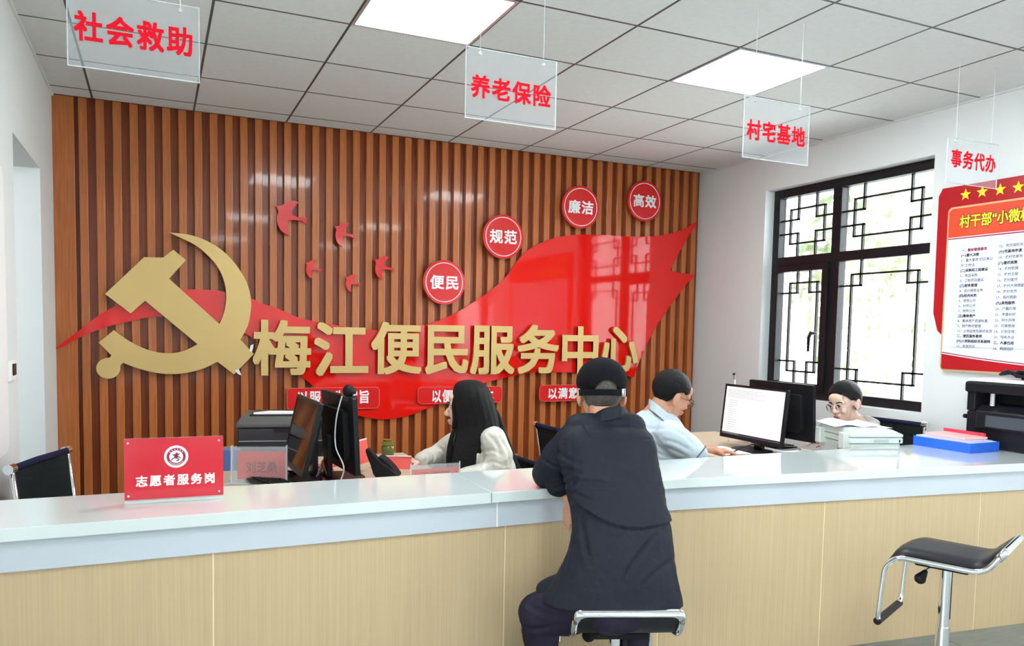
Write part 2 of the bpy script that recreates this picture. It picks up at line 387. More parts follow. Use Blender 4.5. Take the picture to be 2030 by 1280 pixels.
# ------------------------------------------------------------------ windows
def lattice(b, xp, y0, y1, z0, z1, a, c, t=.013, dx=.02):
    """frame-in-frame lattice of one pane between y0<y1, z0<z1: an inset rectangle with crossed squares in the corners"""
    def bar(ya, za, yb, zb): b.beam((xp, ya, za), (xp, yb, zb), dx, t, side=(1, 0, 0))
    e = t/2
    for zz in (z0+a, z1-a): bar(y0+a-e, zz, y1-a+e, zz)
    for yy in (y0+a, y1-a): bar(yy, z0+a-e, yy, z1-a+e)
    for yy, s in ((y0, 1), (y1, -1)):
        for zz, q in ((z0, 1), (z1, -1)):
            bar(yy, zz+q*c, yy+s*(c+e), zz+q*c); bar(yy+s*c, zz, yy+s*c, zz+q*(c+e))
def window(n, xw, y0, y1, z0, z1, sgn, split=.433, sash=True, lat=True):
    """window in an x = const wall, sgn +1 when the outside is +x"""
    f = B(); fw = .065; d = .07
    def fb(ya, yb, za, zb, dd=d): f.box((xw-dd/2, ya, za), (xw+dd/2, yb, zb))
    fb(y0, y1, z0, z0+fw); fb(y0, y1, z1-fw, z1); fb(y0, y0+fw, z0+fw, z1-fw); fb(y1-fw, y1, z0+fw, z1-fw)
    ym = y1-(y1-y0)*split; zm = z0+(z1-z0)*.652
    fb(ym-.04, ym+.04, z0+fw, z1-fw); fb(y0+fw, ym-.04, zm-.035, zm+.035); fb(ym+.04, y1-fw, zm-.035, zm+.035)
    w_ = f.build('window_%d' % n, MT['alu'], kind='structure', bevel=.004)
    panes = [(y0+fw, ym-.04, z0+fw, zm-.035), (y0+fw, ym-.04, zm+.035, z1-fw), (ym+.04, y1-fw, z0+fw, zm-.035), (ym+.04, y1-fw, zm+.035, z1-fw)]
    for k, (a, c, e, g) in enumerate(panes):
        ya, yb, za, zb = a, c, e, g
        if k == 2 and sash:
            s = B(); 
            for q in (((ya, za), (yb, za+.05)), ((ya, zb-.05), (yb, zb)), ((ya, za+.05), (ya+.055, zb-.05)), ((yb-.035, za+.05), (yb, zb-.05))):
                s.box((xw-.05*sgn-.01, q[0][0], q[0][1]), (xw+.01, q[1][0], q[1][1]))
            s.build('sash', MT['alu'], w_, bevel=.004); ya, yb, za, zb = ya+.055, yb-.035, za+.05, zb-.05
            h = B(); hy = ya+.045; hz = z0+.50
            h.cap((xw-sgn*.05, hy, hz), (xw-sgn*.085, hy, hz), .013, .011); h.tube([(xw-sgn*.088, hy, hz+.01), (xw-sgn*.092, hy+.02, hz-.03), (xw-sgn*.085, hy+.03, hz-.14)], [.013, .012, .009], 10)
            h.build('handle', MT['black'], w_, smooth=True)
        if lat:
            lb = B(); W_ = yb-ya
            lattice(lb, xw-.005*sgn, ya, yb, za, zb, min(.10, W_*.19), min(.18, W_*.36)); lb.build('lattice', MT['alu'], w_)
        B().box((xw+.012*sgn-.003, ya-.01, za-.01), (xw+.012*sgn+.003, yb+.01, zb+.01)).build('pane', MT['glass'], w_)
    return w_
window(1, XR+.125, WY1, WY0, WZ0, WZ1, 1)
window(3, XR+.125, -6.6, -4.6, WZ0, WZ1, 1, split=.3)
window(2, XL-.20, -8.6, -4.3, .8, 2.4, -1, sash=False)  # unseen rear window, put in and widened to brighten the right wall
window(4, XR+.125, -8.7, -7.2, WZ0, WZ1, 1, sash=False)  # unseen side window, added to let more daylight in
# ------------------------------------------------------------------ outside
B().box((-14, -30, -.35), (30, 22, -.25)).build('ground', MT['ground'], kind='structure')
def tree(x, y, h, r, seed, lab):
    t = thing('tree', lab, 'tree', (x, y, -.25))
    rnd = random.Random(seed)
    B().tube([(x, y, -.25), (x+.05, y, h*.3), (x, y+.05, h*.6)], [.12, .09, .05], 8).build('trunk', MT['ground'], t)
    b = B()
    for k in range(2600):
        while True:
            q = Vector((rnd.uniform(-1, 1), rnd.uniform(-1, 1), rnd.uniform(-1, 1)))
            if q.length < 1: break
        c = Vector((x, y, h*.58))+Vector((q.x*r, q.y*r, q.z*h*.46)); s = rnd.uniform(.06, .14)
        a = Vector((rnd.gauss(0, 1), rnd.gauss(0, 1), rnd.gauss(0, 1))).normalized(); d = a.orthogonal().normalized(); e = a.cross(d)
        b.v += [c-d*s, c+e*s*.5, c+d*s, c-e*s*.5]; n = len(b.v); b.f.append((n-4, n-3, n-2, n-1))
    me = b.mesh('foliage', MT['leaf'], fixn=False); link('foliage', me, t, 'stuff')
tree(8.6, 1.2, 3.6, 1.3, 1, 'pale leafy tree outside, seen through the narrow left window panes')
tree(12.4, 3.6, 4.6, 1.5, 2, 'taller pale tree outside, furthest behind the narrow left panes')
tree(10.6, -1.2, 2.3, .8, 3, 'low pale shrub tree outside, seen through the wide window pane')
fe = thing('fence', 'white vertical bar fence outside the window', 'fence', (7.2, 0, -.25))
for k in range(26):
    yy = -.6+k*.14
    if k == 0: pk = B().box((7.18, -.02, -.25), (7.21, .02, 1.95)).mesh('fence_bar', MT['fence'])
    o = link('fence_bar', pk, fe); o.location = Vector((0, yy, 0))
    o.matrix_parent_inverse = WM[fe.name].inverted()
for zz in (.1, 1.75): B().box((7.185, -.65, zz), (7.205, 2.95, zz+.04)).build('fence_rail', MT['fence'], fe)

# ------------------------------------------------------------------ service counter
xb = 2.3; yf = -2.928; yk = -2.50; sl = (-3.145-yf)/(4.22-xb)
def front(x, inset=0): return (yf if x <= xb else yf+(x-xb)*sl)+inset
ctr = thing('service_counter', 'long white-topped service counter with maple laminate front', 'counter', (2.2, -2.7, 0))
def strip(name, x0, x1, z0, z1, inset, mt, yback=None, bevel=.003):
    pts = [(x0, front(x0, inset))]
    if x0 < xb < x1: pts.append((xb, front(xb, inset)))
    pts.append((x1, front(x1, inset)))
    if yback is None: back = [(q[0], q[1]+.018) for q in reversed(pts)]
    else: back = [(x1, yback), (x0, yback)]
    return B().prism(pts+back, (0, 0, z0), X, Y, Z, z1-z0).build(name, mt, ctr, bevel=bevel)
sx1 = AY(975, 976, yf).x; g = .0015
strip('worktop_slab', XL+.001, sx1-g, .79, .83, 0, MT['top'], yk); strip('worktop_slab', sx1+g, XR-.001, .79, .83, 0, MT['top'], yk)
sx2 = AY(986, 1010, yf+.03).x
strip('fascia_board', XL+.003, sx2-.004, .69, .79, .03, MT['fascia']); strip('fascia_board', sx2+.004, XR-.003, .69, .79, .03, MT['fascia'])
strip('seam_strip', sx2-.004, sx2+.004, .69, .79, .031, MT['white'], bevel=0)
seams = [XL+.001, AY(423, 1150, yf+.045).x, AY(1001, 1100, yf+.045).x, 2.28, AY(1634, 1010, -2.97).x, AY(1938, 990, -3.06).x, XR-.001]
for a, c in zip(seams[:-1], seams[1:]):
    strip('front_panel', a+.003, c-.003, 0, .69, .045, MT['maple'], bevel=.001)
for a in seams[1:-1]: strip('seam_strip', a-.003, a+.003, 0, .69, .047, MT['seam'], bevel=0)
B().box((XL+.003, -2.85, 0), (XR-.003, -2.83, .79)).build('carcass', MT['maple'], ctr)
B().box((XL+.003, -2.54, .08), (XR-.003, -2.52, .79)).build('back_panel', MT['maple'], ctr)

# ------------------------------------------------------------------ wall emblem, flag and lettering
yF = YB-.046     # face plane of the flag
yG = YB-.085     # face plane of the gold
def z1p(x, y): return (90+x/3.556, 430+y/3.556)
def outline(pts, y): return [(AY(a, b_, y).x, AY(a, b_, y).z) for a, b_ in pts]
def plaque(name, pts, y, t, mt, parent=None, bevel=.0):
    return B().prism(outline(pts, y), (0, y, 0), X, Z, Y, t).build(name, mt, parent, bevel=bevel)
fl_top = [(106.9,693),(128,676),(152,659),(188,630),(228,607),(275,590),(320,580),(366,574),(404,574),(441,577.5),(500,592),(514,600),(550,611),(591,629),(631,638),(672,645),(712,651.5),(750,654),(790,651),(833,645.4),(862,638),(900,622),(937,600),(969,578.5),(999.5,553),(1020,525),(1041,500),(1073,481),(1106,470),(1138,465.5),(1185,465),(1231,467.8),(1266,468.7),(1312,466),(1351,456)]
fl = smoothpath(fl_top+[(1384,438.4)], n=3)
fl += [Vector(p) for p in [(1370,460.4),(1347,500),(1330,533),(1329.4,536.5),(1352,541.5),(1378,544.2),(1358,567),(1335,597),(1303,643.5),(1280,687),(1264,725),(1256.5,748),(1238,743.5)]]
fl += smoothpath([(1237,743.4),(1170,739),(1103,737.8),(1069,737),(1034,741),(982,753),(966,757),(925,777),(867,802),(839,812.4),(811,823.6),(783,829),(755,831),(727,827),(700,820),(660,798),(621,765),(594,742),(570,716),(519,677.5),(503,671.8),(485,660.6),(440,640),(400,629),(360,626),(323,627),(287,630),(253,638),(208,649),(157.5,669),(126.5,686)], n=3)
fo = plaque('wall_flag', fl, yF, .014, MT['flag'])
tag(fo, 'glossy red flag-shaped plaque streaming across the slatted wall', 'wall sign')
em = [(875,110),(1000,122),(1110,155),(1220,215),(1310,295),(1385,395),(1430,490),(1450,590),(1445,680),(1425,770),(1375,865)]
em1 = smoothpath(em, n=3)
em2 = [(1470,965),(1330,1110),(1213,1020)]
em3 = smoothpath([(1213,1020),(1120,1065),(1000,1098),(880,1107),(770,1096),(650,1066),(548,1027)], n=3)[1:]
ball = [(443+85*math.cos(math.radians(a)), 1066+74*math.sin(math.radians(a))) for a in range(-12, 282, 12)]
em4 = [(465,975),(375,885),(482,797)]+smoothpath([(482,797),(560,855),(650,905),(750,945),(870,960),(970,945),(1073,897)], n=3)[1:]
em5 = [(703,590),(602,680),(420,542),(695,283),(830,285),(902,230),(992,303),(872,435)]+smoothpath([(1227,753),(1260,670),(1275,570),(1265,470),(1225,370),(1160,285),(1060,200),(960,150),(875,110)], n=3)[:-1]
em_pts = [z1p(*p) for p in list(em1)+em2+list(em3)+[(530,1045)]+ball+em4+em5]
eo = plaque('wall_emblem', em_pts, yG, .022, MT['gold'], bevel=.0008)
tag(eo, 'large brushed gold crossed hammer and sickle emblem on the slatted wall', 'emblem')
for k, (ex, ey) in enumerate(((330, 540), (440, 690), (470, 560), (300, 710))):
    q = AY(ex, ey, yG); B().cyl((q.x, yG+.02, q.z), (q.x, YB-.02, q.z), .008, 8).build('standoff', MT['silver'], eo)
for k, pts in enumerate(([(497,684),(503,682),(500,696),(494,697)], [(466,734),(473,731),(479,744),(472,741)])):
    o = plaque('tape_scrap', pts, yG-.003, .002, MT['paper']); tag(o, ['torn white tape scrap on the end of the hammer handle', 'torn white tape scrap at the lower corner of the hammer handle'][k], 'tape')
chars = [('梅',504,637,614,741),('江',625,642,728,742),('便',738,641,834,739),('民',845,647,927,739),('服',934,648,1019,739),('务',1027,646,1107,738),('中',1115,649,1185,739),('心',1192,650,1265,734)]
for c, x0, y0, x1, y1 in chars:
    a = AY(x0, y1, yG); q = AY(x1, y0, yG)
    # mean edge: right side sits at another depth, so take the corners separately
    lo = (AY(x0, y1, yG).z+AY(x1, y1, yG).z)/2; hi = (AY(x0, y0, yG).z+AY(x1, y0, yG).z)/2
    o = text(c, 'gold_character', MT['gold'], None, (a.x, yG+.018, lo), X, Z, w=q.x-a.x, h=hi-lo, bold=.025, ext=.02)
    tag(o, 'raised gold character %s, %s of the eight in the wall title' % (c, ['first', 'second', 'third', 'fourth', 'fifth', 'sixth', 'seventh', 'last'][chars.index((c, x0, y0, x1, y1))]), 'character', 'gold characters of the wall title')
# birds
bird = [(130,185),(160,182),(190,180),(212,160),(235,145),(268,137),(300,135),(328,140),(350,150),(336,162),(320,180),(303,202),(290,225),(285,248),(285,265),(310,280),(340,290),(382,293),(425,295),(424,325),(425,355),(398,342),(370,325),(330,319),(290,318),(255,320),(247,345),(245,370),(248,420),(255,470),(222,453),(190,430),(167,402),(150,370),(142,330),(140,290),(146,263),(155,240),(146,210)]
bb = [((130,135,427,470),'largest red bird cut-out, highest and furthest left of the five'),((695,345,880,575),'second largest red bird cut-out, right of the highest one'),((415,700,565,880),'small red bird cut-out lowest on the left, under the largest bird'),((795,840,940,1010),'smallest red bird cut-out, lowest of the five'),((1075,665,1260,895),'red bird cut-out furthest right, beside the lowest round plaque')]
for (x0, y0, x1, y1), lab in bb:
    pts = [(520+(x0+(p[0]-130)/297*(x1-x0))/4.833, 370+(y0+(p[1]-135)/335*(y1-y0))/4.833) for p in bird]
    o = plaque('bird_cutout', pts, YB-.06, .02, MT['red']); tag(o, lab, 'wall decoration', 'red bird cut-outs on the slatted wall')
# discs
for (cx_, cy_, rx, ry, s, lab) in ((881,559.5,41.5,44,'便民','round red plaque reading 便民, lowest and furthest left'),(998,469,39.5,44,'规范','round red plaque reading 规范, second from the left'),(1151.5,410.5,37,42,'廉洁','round red plaque reading 廉洁, third from the left'),(1278.5,398.5,33.5,40,'高效','round red plaque reading 高效, furthest right')):
    yy = YB-.085; c = AY(cx_, cy_, yy); r = (AY(cx_+rx, cy_, yy).x-AY(cx_-rx, cy_, yy).x)/2*.5+.5*(AY(cx_, cy_-ry, yy).z-AY(cx_, cy_+ry, yy).z)/2
    t = thing('round_plaque', lab, 'wall sign', c, 'round red plaques on the slatted wall')
    B().cyl((c.x, yy, c.z), (c.x, yy+.022, c.z), r, 64).build('disc', MT['red'], t, smooth=True, auto=.5, bevel=.001)
    rr = [Vector((math.cos(2*math.pi*k/64), 0, math.sin(2*math.pi*k/64))) for k in range(64)]
    B().tube([Vector((c.x, yy-.0006, c.z))+v*r*.875 for v in rr], .0032, 6, closed=True).build('ring', MT['white'], t)
    text(s, 'lettering', MT['white'], t, (c.x-r*.66, yy-.0005, c.z-r*.30), X, Z, w=r*1.32, h=r*.60, bold=.026, space=1.12)
    B().cyl((c.x, yy+.022, c.z), (c.x, YB-.01, c.z), .012, 8).build('standoff', MT['silver'], t)
# slogan plates
for (x0, y0, x1, y1, s, tx0, tx1, ty0, ty1, lab) in ((569,768,752,811,'以服务为宗旨',590,731,774,800,'red slogan plate at lower left of the flag, behind the tilted monitors'),(828,766,995,799,'以便民为根本',857,978,772,796,'red slogan plate behind the long-haired woman'),(1069,762,1228,794,'以满意为标准',1087,1205,768,789,'red slogan plate behind the man in the cap')):
    yy = YB-.066; za = (AY(x0, y1, yy).z+AY(x1, y1, yy).z)/2; zb_ = (AY(x0, y0, yy).z+AY(x1, y0, yy).z)/2
    xa, xc = AY(x0, y1, yy).x, AY(x1, y1, yy).x
    t = thing('slogan_plate', lab, 'wall sign', (xa, yy, za), 'red slogan plates under the flag')
    pl = B().prism(rrect(xa, za, xc, zb_, .03), (0, yy, 0), X, Z, Y, .016).build('plate', MT['red'], t)
    pts = [Vector((p[0], yy, p[1])) for p in rrect(xa+.001, za+.001, xc-.001, zb_-.001, .029)]
    B().tube(pts, .0013, 4, closed=True).build('rim', MT['rim'], t)
    ta, tb = AY(tx0, ty1, yy), AY(tx1, ty0, yy); zl = (AY(tx0, ty1, yy).z+AY(tx1, ty1, yy).z)/2; zh = (AY(tx0, ty0, yy).z+AY(tx1, ty0, yy).z)/2
    text(s, 'lettering', MT['white'], t, (ta.x, yy, zl), X, Z, w=tb.x-ta.x, h=zh-zl, bold=.023, space=1.12)
# ================================================================== FURNITURE AND THINGS
def frame_box(bd, o, u, v, n, x0, z0, x1, z1, t0, t1):
    vs = [Vector(o)+Vector(u)*x+Vector(v)*z+Vector(n)*t for t in (t0, t1) for x, z in ((x0, z0), (x1, z0), (x1, z1), (x0, z1))]
    return bd.add(vs, [(0,3,2,1),(4,5,6,7),(0,1,5,4),(1,2,6,5),(2,3,7,6),(3,0,4,7)])
def rslab(o, u, v, n, pts, t0, t1): return B().prism(pts, Vector(o)+Vector(n)*t0, u, v, n, t1-t0)
# ---- desks
JC = AZ(769, 902, .73)
def desk(lab, x0, x1, y0, y1):
    t = thing('office_desk', lab, 'desk', ((x0+x1)/2, (y0+y1)/2, 0))
    B().box((x0, y0, .705), (x1, y1, .73)).build('desk_top', MT['desk'], t, bevel=.003)
    for ya, yb_ in ((y0+.03, y0+.055), (y1-.055, y1-.03)): B().box((x0+.03, ya, 0), (x1-.03, yb_, .705)).build('side_panel', MT['desk'], t)
    B().box(((x0+x1)/2-.01, y0+.055, .25), ((x0+x1)/2+.01, y1-.055, .705)).build('modesty_panel', MT['desk'], t)
desk('light wood desk behind the left half of the counter, under the tilted monitors', .30, 1.62, -2.49, JC.y+.07)
desk('light wood desk behind the right half of the counter, under the lit monitor', 3.02, 4.02, -2.49, -1.05)

# ---- monitors.  local frame: origin foot centre on desk, screen faces +x, width along y
def monitor(lab, loc, rz, w, h, zb, tilt, scr, group=None, stand=True, lit=False):
    t = thing('monitor', lab, 'monitor', (0, 0, 0), group)
    T = Matrix.Translation((0, 0, zb+h/2)) @ Matrix.Rotation(-tilt, 4, 'Y')
    tr = lambda q: T @ Vector(q)
    ux, vz, nx = T.to_3x3() @ Y, T.to_3x3() @ Z, T.to_3x3() @ X
    o = tr((0, -w/2, -h/2)); rim = .014; ch = .024
    hd = B(); hd.prism(rrect(0, 0, w, h, .008, 3), o-nx*.018, ux, vz, nx, .018)
    hs = hd.build('housing', MT['black'], t, bevel=.002)
    bk = B(); bk.prism(rrect(.07, .05, w-.07, h-.06, .03, 4), o-nx*.045, ux, vz, nx, .028); bk.build('back_shell', MT['blackm'], t, bevel=.006)
    bz = B()
    for a in ((0, 0, w, ch), (0, h-rim, w, h), (0, ch, rim, h-rim), (w-rim, ch, w, h-rim)): frame_box(bz, o, ux, vz, nx, *a, .0, .004)
    bz.build('bezel', MT['black'], t)
    sc = B(); frame_box(sc, o, ux, vz, nx, rim, ch, w-rim, h-rim, 0, .002); so = sc.build('screen', scr, t)
    if stand:
        st = B(); st.box((-.075, -.035, .012), (-.05, .035, zb+h*.45)); st.build('stand_neck', MT['black'], t, bevel=.004)
        B().prism(smoothpath([(-.08, -.10), (-.02, -.12), (.08, -.09), (.10, 0), (.08, .09), (-.02, .12), (-.08, .10), (-.082, 0)], True, 3), (0, 0, 0), X, Y, Z, .012).build('stand_foot', MT['black'], t, bevel=.003)
    return t, (o, ux, vz, nx, w, h)
litm = mat('lit screen', (.62, .60, .60), .3, emit=.62)
bluebar = mat('taskbar', (.03, .03, .05), .4)
# R1: faces the man in the polo shirt
t, (o, ux, vz, nx, w_, h_) = monitor('lit monitor showing a white document page, turned towards the man in the pale shirt', (0, 0, 0), 0, .54, .335, .055, .10, litm)
for k, (a, c, e, g, mt_) in enumerate([(.0145, .0245, .5255, .036, bluebar)]): 
    q = B(); frame_box(q, o, ux, vz, nx, a, c, e, g, .002, .0026); q.build('taskbar', mt_, t)
q = B()
rnd = random.Random(4)
for k in range(6): frame_box(q, o, ux, vz, nx, .03, .30-k*.009, .03+rnd.uniform(.25, .47), .3015-k*.009, .002, .0024)
for k in range(14): frame_box(q, o, ux, vz, nx, .05, .235-k*.0135, .05+rnd.uniform(.04, .09), .2365-k*.0135, .002, .0024)
for k in range(9): frame_box(q, o, ux, vz, nx, .02+k*.017, .027, .03+k*.017, .0335, .0026, .0030)
q.build('screen_text', mat('screen grey', (.35, .36, .40), .5), t, kind='stuff')
place(t, (3.63, -1.88, .73), math.pi)
# R2: back towards R1
t, _ = monitor('black monitor seen from behind, back to back with the lit one', (0, 0, 0), 0, .54, .34, .075, .06, MT['screenoff'])
place(t, (3.86, -1.88, .73), 0)
cm = thing('phone_cable', 'short white charging cable with a black tip over the monitor turned away', 'cable', (3.8, -1.66, 1.13))
a = AX(1457, 752, 3.80)
B().tube(smoothpath([Vector((3.765, a.y, .734)), Vector((3.77, a.y, .80)), Vector((3.785, a.y, 1.0)), a+Vector((.0, 0, -.03)), a+Vector((0, .002, .0))]), .005, 8).build('cable', MT['paper'], cm, smooth=True)
B().tube([a+Vector((0, .002, 0)), a+Vector((0, .005, .022)), a+Vector((0, .008, .028))], [.008, .008, .009], 8).build('plug', mat('plug tan', (.35, .22, .12), .5), cm)
B().tube([a+Vector((0, .008, .028)), a+Vector((0, .010, .042))], .010, 8).build('tip', MT['black'], cm)
# L1 and L2
t, _ = monitor('dark monitor tilted back with its reflective screen towards the left', (0, 0, 0), 0, .48, .335, .04, .22, MT['screenoff'])
place(t, (.955, -1.91, .73), math.pi+.03)
l2, _ = monitor('black monitor seen from behind with a webcam on top', (0, 0, 0), 0, .50, .345, .05, .05, MT['screenoff'])
place(l2, (1.135, -1.95, .73), .08)
# webcam
t = thing('webcam', 'round black webcam with a thin white cable on top of the left rear monitor', 'webcam', (1.17, -2.22, 1.15))
c = Vector((1.128, -2.125, 1.150))
B().ell(c, (.026, .034, .028)).build('body', MT['blackm'], t, smooth=True)
B().cyl(c+Vector((.02, 0, 0)), c+Vector((.032, 0, 0)), .014, 16).build('lens', MT['screenoff'], t)
B().box((c.x-.02, c.y-.025, c.z-.045), (c.x+.035, c.y+.02, c.z-.022)).build('clip', MT['black'], t, bevel=.005)
B().tube(smoothpath([c+Vector((-.03, -.01, -.02)), c+Vector((-.055, -.01, -.12)), c+Vector((-.06, -.02, -.24)), c+Vector((-.03, -.05, -.33)), c+Vector((-.05, -.06, -.40)), Vector((1.05, -2.28, .735))]), .0035, 6).build('cable', MT['silver'], t, smooth=True)

# ---- keyboards
def keyboard(lab, loc, rz, L=.44, W=.145):
    t = thing('keyboard', lab, 'keyboard', (0, 0, 0)); T = Matrix.Rotation(.07, 4, 'Y')
    B().box((-W/2, -L/2, .004), (W/2, L/2, .018), T).build('case', MT['black'], t, bevel=.004)
    k0 = B().box((-.008, -.008, 0), (.008, .008, .007)).mesh('key', MT['blackm'])
    for i in range(5):
        for j in range(15):
            o = link('key', k0, t); o.location = T @ Vector((-W/2+.022+i*.022, -L/2+.025+j*.0275, .018))
    place(t, loc, rz); return t
keyboard('black keyboard in front of the dark tilted monitor', (.84, -2.13, .735), .30)
keyboard('black keyboard beside the forearm of the man in the pale shirt', (3.24, -1.72, .735), math.pi-.1, .40, .14)
t = thing('computer_mouse', 'small black mouse beside the left keyboard', 'mouse', (.90, -1.86, .73))
B().ell((.90, -1.86, .742), (.05, .03, .02)).build('shell', MT['black'], t, smooth=True); B().cyl((.872, -1.86, .757), (.882, -1.86, .759), .006, 10).build('wheel', MT['silver'], t)
B().tube(smoothpath([(3.66,-1.95,.75),(3.5,-2.05,.80),(3.38,-2.0,.745),(3.30,-2.15,.738)]), .004, 6).build('monitor_cable', MT['black'], None, smooth=True)
tag([o for o in COL.objects if o.name == 'monitor_cable'][0], 'thin black cable running from the lit monitor across the desk', 'cable')

# ---- papers on desk B
for k, (px, py, a, lab) in enumerate(((1405, 891, .3, 'white sheet of paper nearest the man in the pale shirt'), (1432, 893, -.1, 'white sheet of paper overlapping the first, nearer the lit monitor'), (1555, 893, .1, 'white sheet of paper under the right side of the lit monitor'))):
    c = AZ(px, py, .735+k*.002)
    o = B().box((-.105, -.148, 0), (.105, .148, .0015)).build('paper_sheet', MT['paper']); tag(o, lab, 'paper'); place(o, c, a)

# ---- acrylic card stands
def cardstand(lab, a, q, h, tk, card, words=None, inset=.0, wsize=None):
    """a -> q base line (world), height h; clear shell with a card inside"""
    a, q = Vector(a), Vector(q); L = (q-a).length; u = (q-a).normalized(); n = u.cross(Z)
    t = thing('card_stand', lab, 'name plate', (a+q)/2)
    for s in (0, tk): 
        b = B(); frame_box(b, a+n*s, u, Z, n, 0, .004, L, h, -.0015, .0015); b.build('acrylic_panel', MT['acryl'], t)
    b = B(); frame_box(b, a, u, Z, n, -.02, 0, L+.02, .008, -.025, tk+.025); b.build('base', MT['acryle'], t, bevel=.002)
    for s in (0, L-.005):
        b = B(); frame_box(b, a, u, Z, n, s, .006, s+.005, h+.006, -.003, tk+.003); b.build('edge_strip', MT['acryle'], t)
    b = B(); frame_box(b, a+n*tk/2, u, Z, n, inset+.006, .02, L-.006, h-.02, -.0008, .0008); b.build('card', MT['redcard'], t)
    if words: text(words, 'lettering', MT['fadedink'], t, a+n*(tk/2+.0012)+u*(inset+(L-inset)*.2)+Z*(h*.30), u, Z, w=(L-inset)*.6, h=h*.30, bold=.02)
    return t
cardstand('clear name stand with a faded red card, left on the desk beside the monitor', (.655, -1.93, .73), (.885, -2.0, .73), .165, .02, 'redcard', '刘芝桑', .02)
a_, q_ = AZ(813, 958, .73), AZ(908, 951, .73)
a_ = Vector((1.47, -2.25, .73)); q_ = Vector((1.69-.06, -2.33, .73))
cs = cardstand('clear name stand with a red card in front of the long-haired woman', P(814, 957, 3.62)*1, P(912, 951, 3.62)*1, .082, .015, 'redcard', '工作牌')
# ---- red cards, folded tents
def tent(lab, c, u, L, h, sp, mt1=MT['redcard'], mt2=MT['paper']):
    c, u = Vector(c), Vector(u).normalized(); n = u.cross(Z)
    t = thing('folded_card', lab, 'card', c); a = c-u*L/2
    for s in (1, -1):
        b = B(); p = [a+n*s*sp, a+u*L+n*s*sp, a+u*L+Z*h, a+Z*h]; d = n*s*.0015
        b.add([v for v in p]+[v-d for v in p], [(0,1,2,3),(7,6,5,4),(0,4,5,1),(1,5,6,2),(2,6,7,3),(3,7,4,0)]); b.build('card_face', mt1 if s > 0 else mt1, t)
        b = B(); p2 = [v-d*1.2 for v in p]; b.add(p2+[v-d*.3 for v in p2], [(0,1,2,3),(7,6,5,4),(0,4,5,1),(1,5,6,2),(2,6,7,3),(3,7,4,0)]); b.build('card_back', mt2, t)
    return t
tent('small folded red card standing between the two left monitors', (1.07, -1.90, .73), Vector((.35, .9, 0)), .16, .09, .032)
for k, (px, py, s, rz, lab) in enumerate(((652, 922, .10, .5, 'flat red card lying behind the folded card'), (640, 946, .12, .2, 'red booklet lying nearest the counter between the left monitors'))):
    c = AZ(px, py, .732); o = B().box((-s*.8, -s*.45, 0), (s*.8, s*.45, .006)).build('red_booklet', MT['redcard']); tag(o, lab, 'booklet'); place(o, c, rz)
tent('upright red card with a pale edge just right of the rear monitor', P(716, 917, 3.82), RV*.2+FV*.6, .10, .115, .02)
tt = tent('wide red sloping name card with a white top edge on the desk', P(776, 937, 3.95), RV+FV*.05, .20, .085, .035, MT['redcard'], MT['paper'])
b = B(); c = P(776, 937, 3.95)+Z*.086; b.beam(c-RV*.10, c+RV*.10, .004, .006); b.build('white_edge', MT['paper'], tt)
# ---- document camera / phone dock: black angular device
t = thing('desk_phone', 'black angular phone cradle right of the rear monitor', 'phone', P(755, 945, 3.7))
def pd(px, py, d=3.62): return P(px, py, d)
for nm, pts, th in (('handset', [(725,893),(733,892),(752,914),(770,928),(786,945),(745,945),(736,925)], .05), ('cradle', [(742,916),(752,908),(768,920),(783,938),(786,950),(742,950)], .09)):
    o0 = pd(755, 945); b = B(); P2 = [((pd(*q)-o0).dot(RV), (pd(*q)-o0).dot(ZV)) for q in pts]
    b.prism(smoothpath(P2, True, 3), o0-FV*(.0 if nm == 'handset' else -.03), RV, Z, FV, th); b.build(nm, MT['blackm'], t, bevel=.004)
# ---- green jar
t = thing('jar', 'small greenish glass jar with an olive lid at the far edge of the left desk', 'jar', JC)
c = JC; pr = [(0, .030), (.008, .035), (.046, .035), (.058, .028)]
b = B(); b.loft([[c+Vector((r*math.cos(k*math.pi/10), r*math.sin(k*math.pi/10), z)) for k in range(20)] for z, r in pr]); b.build('glass_body', MT['green'], t, smooth=True)
B().cyl(c+Z*.058, c+Z*.078, .033, 20).build('lid', mat('olive lid', (.30, .26, .06), .3, metal=.4), t, smooth=True, auto=.6); B().cyl(c+Z*.078, c+Z*.088, .027, 20).build('lid_top', MT['green'], t, smooth=True, auto=.6)
pc = thing('printer_cabinet', 'low wooden cabinet under the dark printer by the slatted wall', 'cabinet', (1.0, -1.08, 0))
B().box((.70, JC.y+.09, 0), (1.32, -.80, .729)).build('body', MT['desk'], pc, bevel=.003)
for xa in (.71, 1.015): B().box((xa, JC.y+.075, .04), (xa+.295, JC.y+.09, .70)).build('door', MT['desk'], pc, bevel=.002)

# ---- left printer (dark, paper tray on top)
pm = thing('printer', 'dark multifunction printer with a white sheet on top, behind the left name stand', 'printer', (0, 0, 0))
darkp = mat('dark grey printer', (.035, .035, .045), .4); midp = mat('brown grey printer top', (.10, .095, .09), .45)
B().box((-.25, -.19, 0), (.25, .19, .155)).build('body', darkp, pm, bevel=.012)
b = B(); b.loft([[Vector((x, y, z)) for x, y in ((-.255*s, -.195*s), (.255*s, -.195*s), (.255*s, .195*s), (-.255*s, .195*s))] for z, s in ((.158, 1), (.175, 1), (.205, .93), (.215, .90))]); b.build('scanner_lid', midp, pm, bevel=.006)
B().box((-.19, -.14, .2155), (.20, .13, .221)).build('feeder_recess', MT['black'], pm); 
B().prism([(-.17, -.12), (.17, -.10), (.19, .06), (.05, .03), (-.10, .05), (-.18, -.04)], (0, 0, .222), X, Y, Z, .002).build('sheet', MT['paper'], pm)
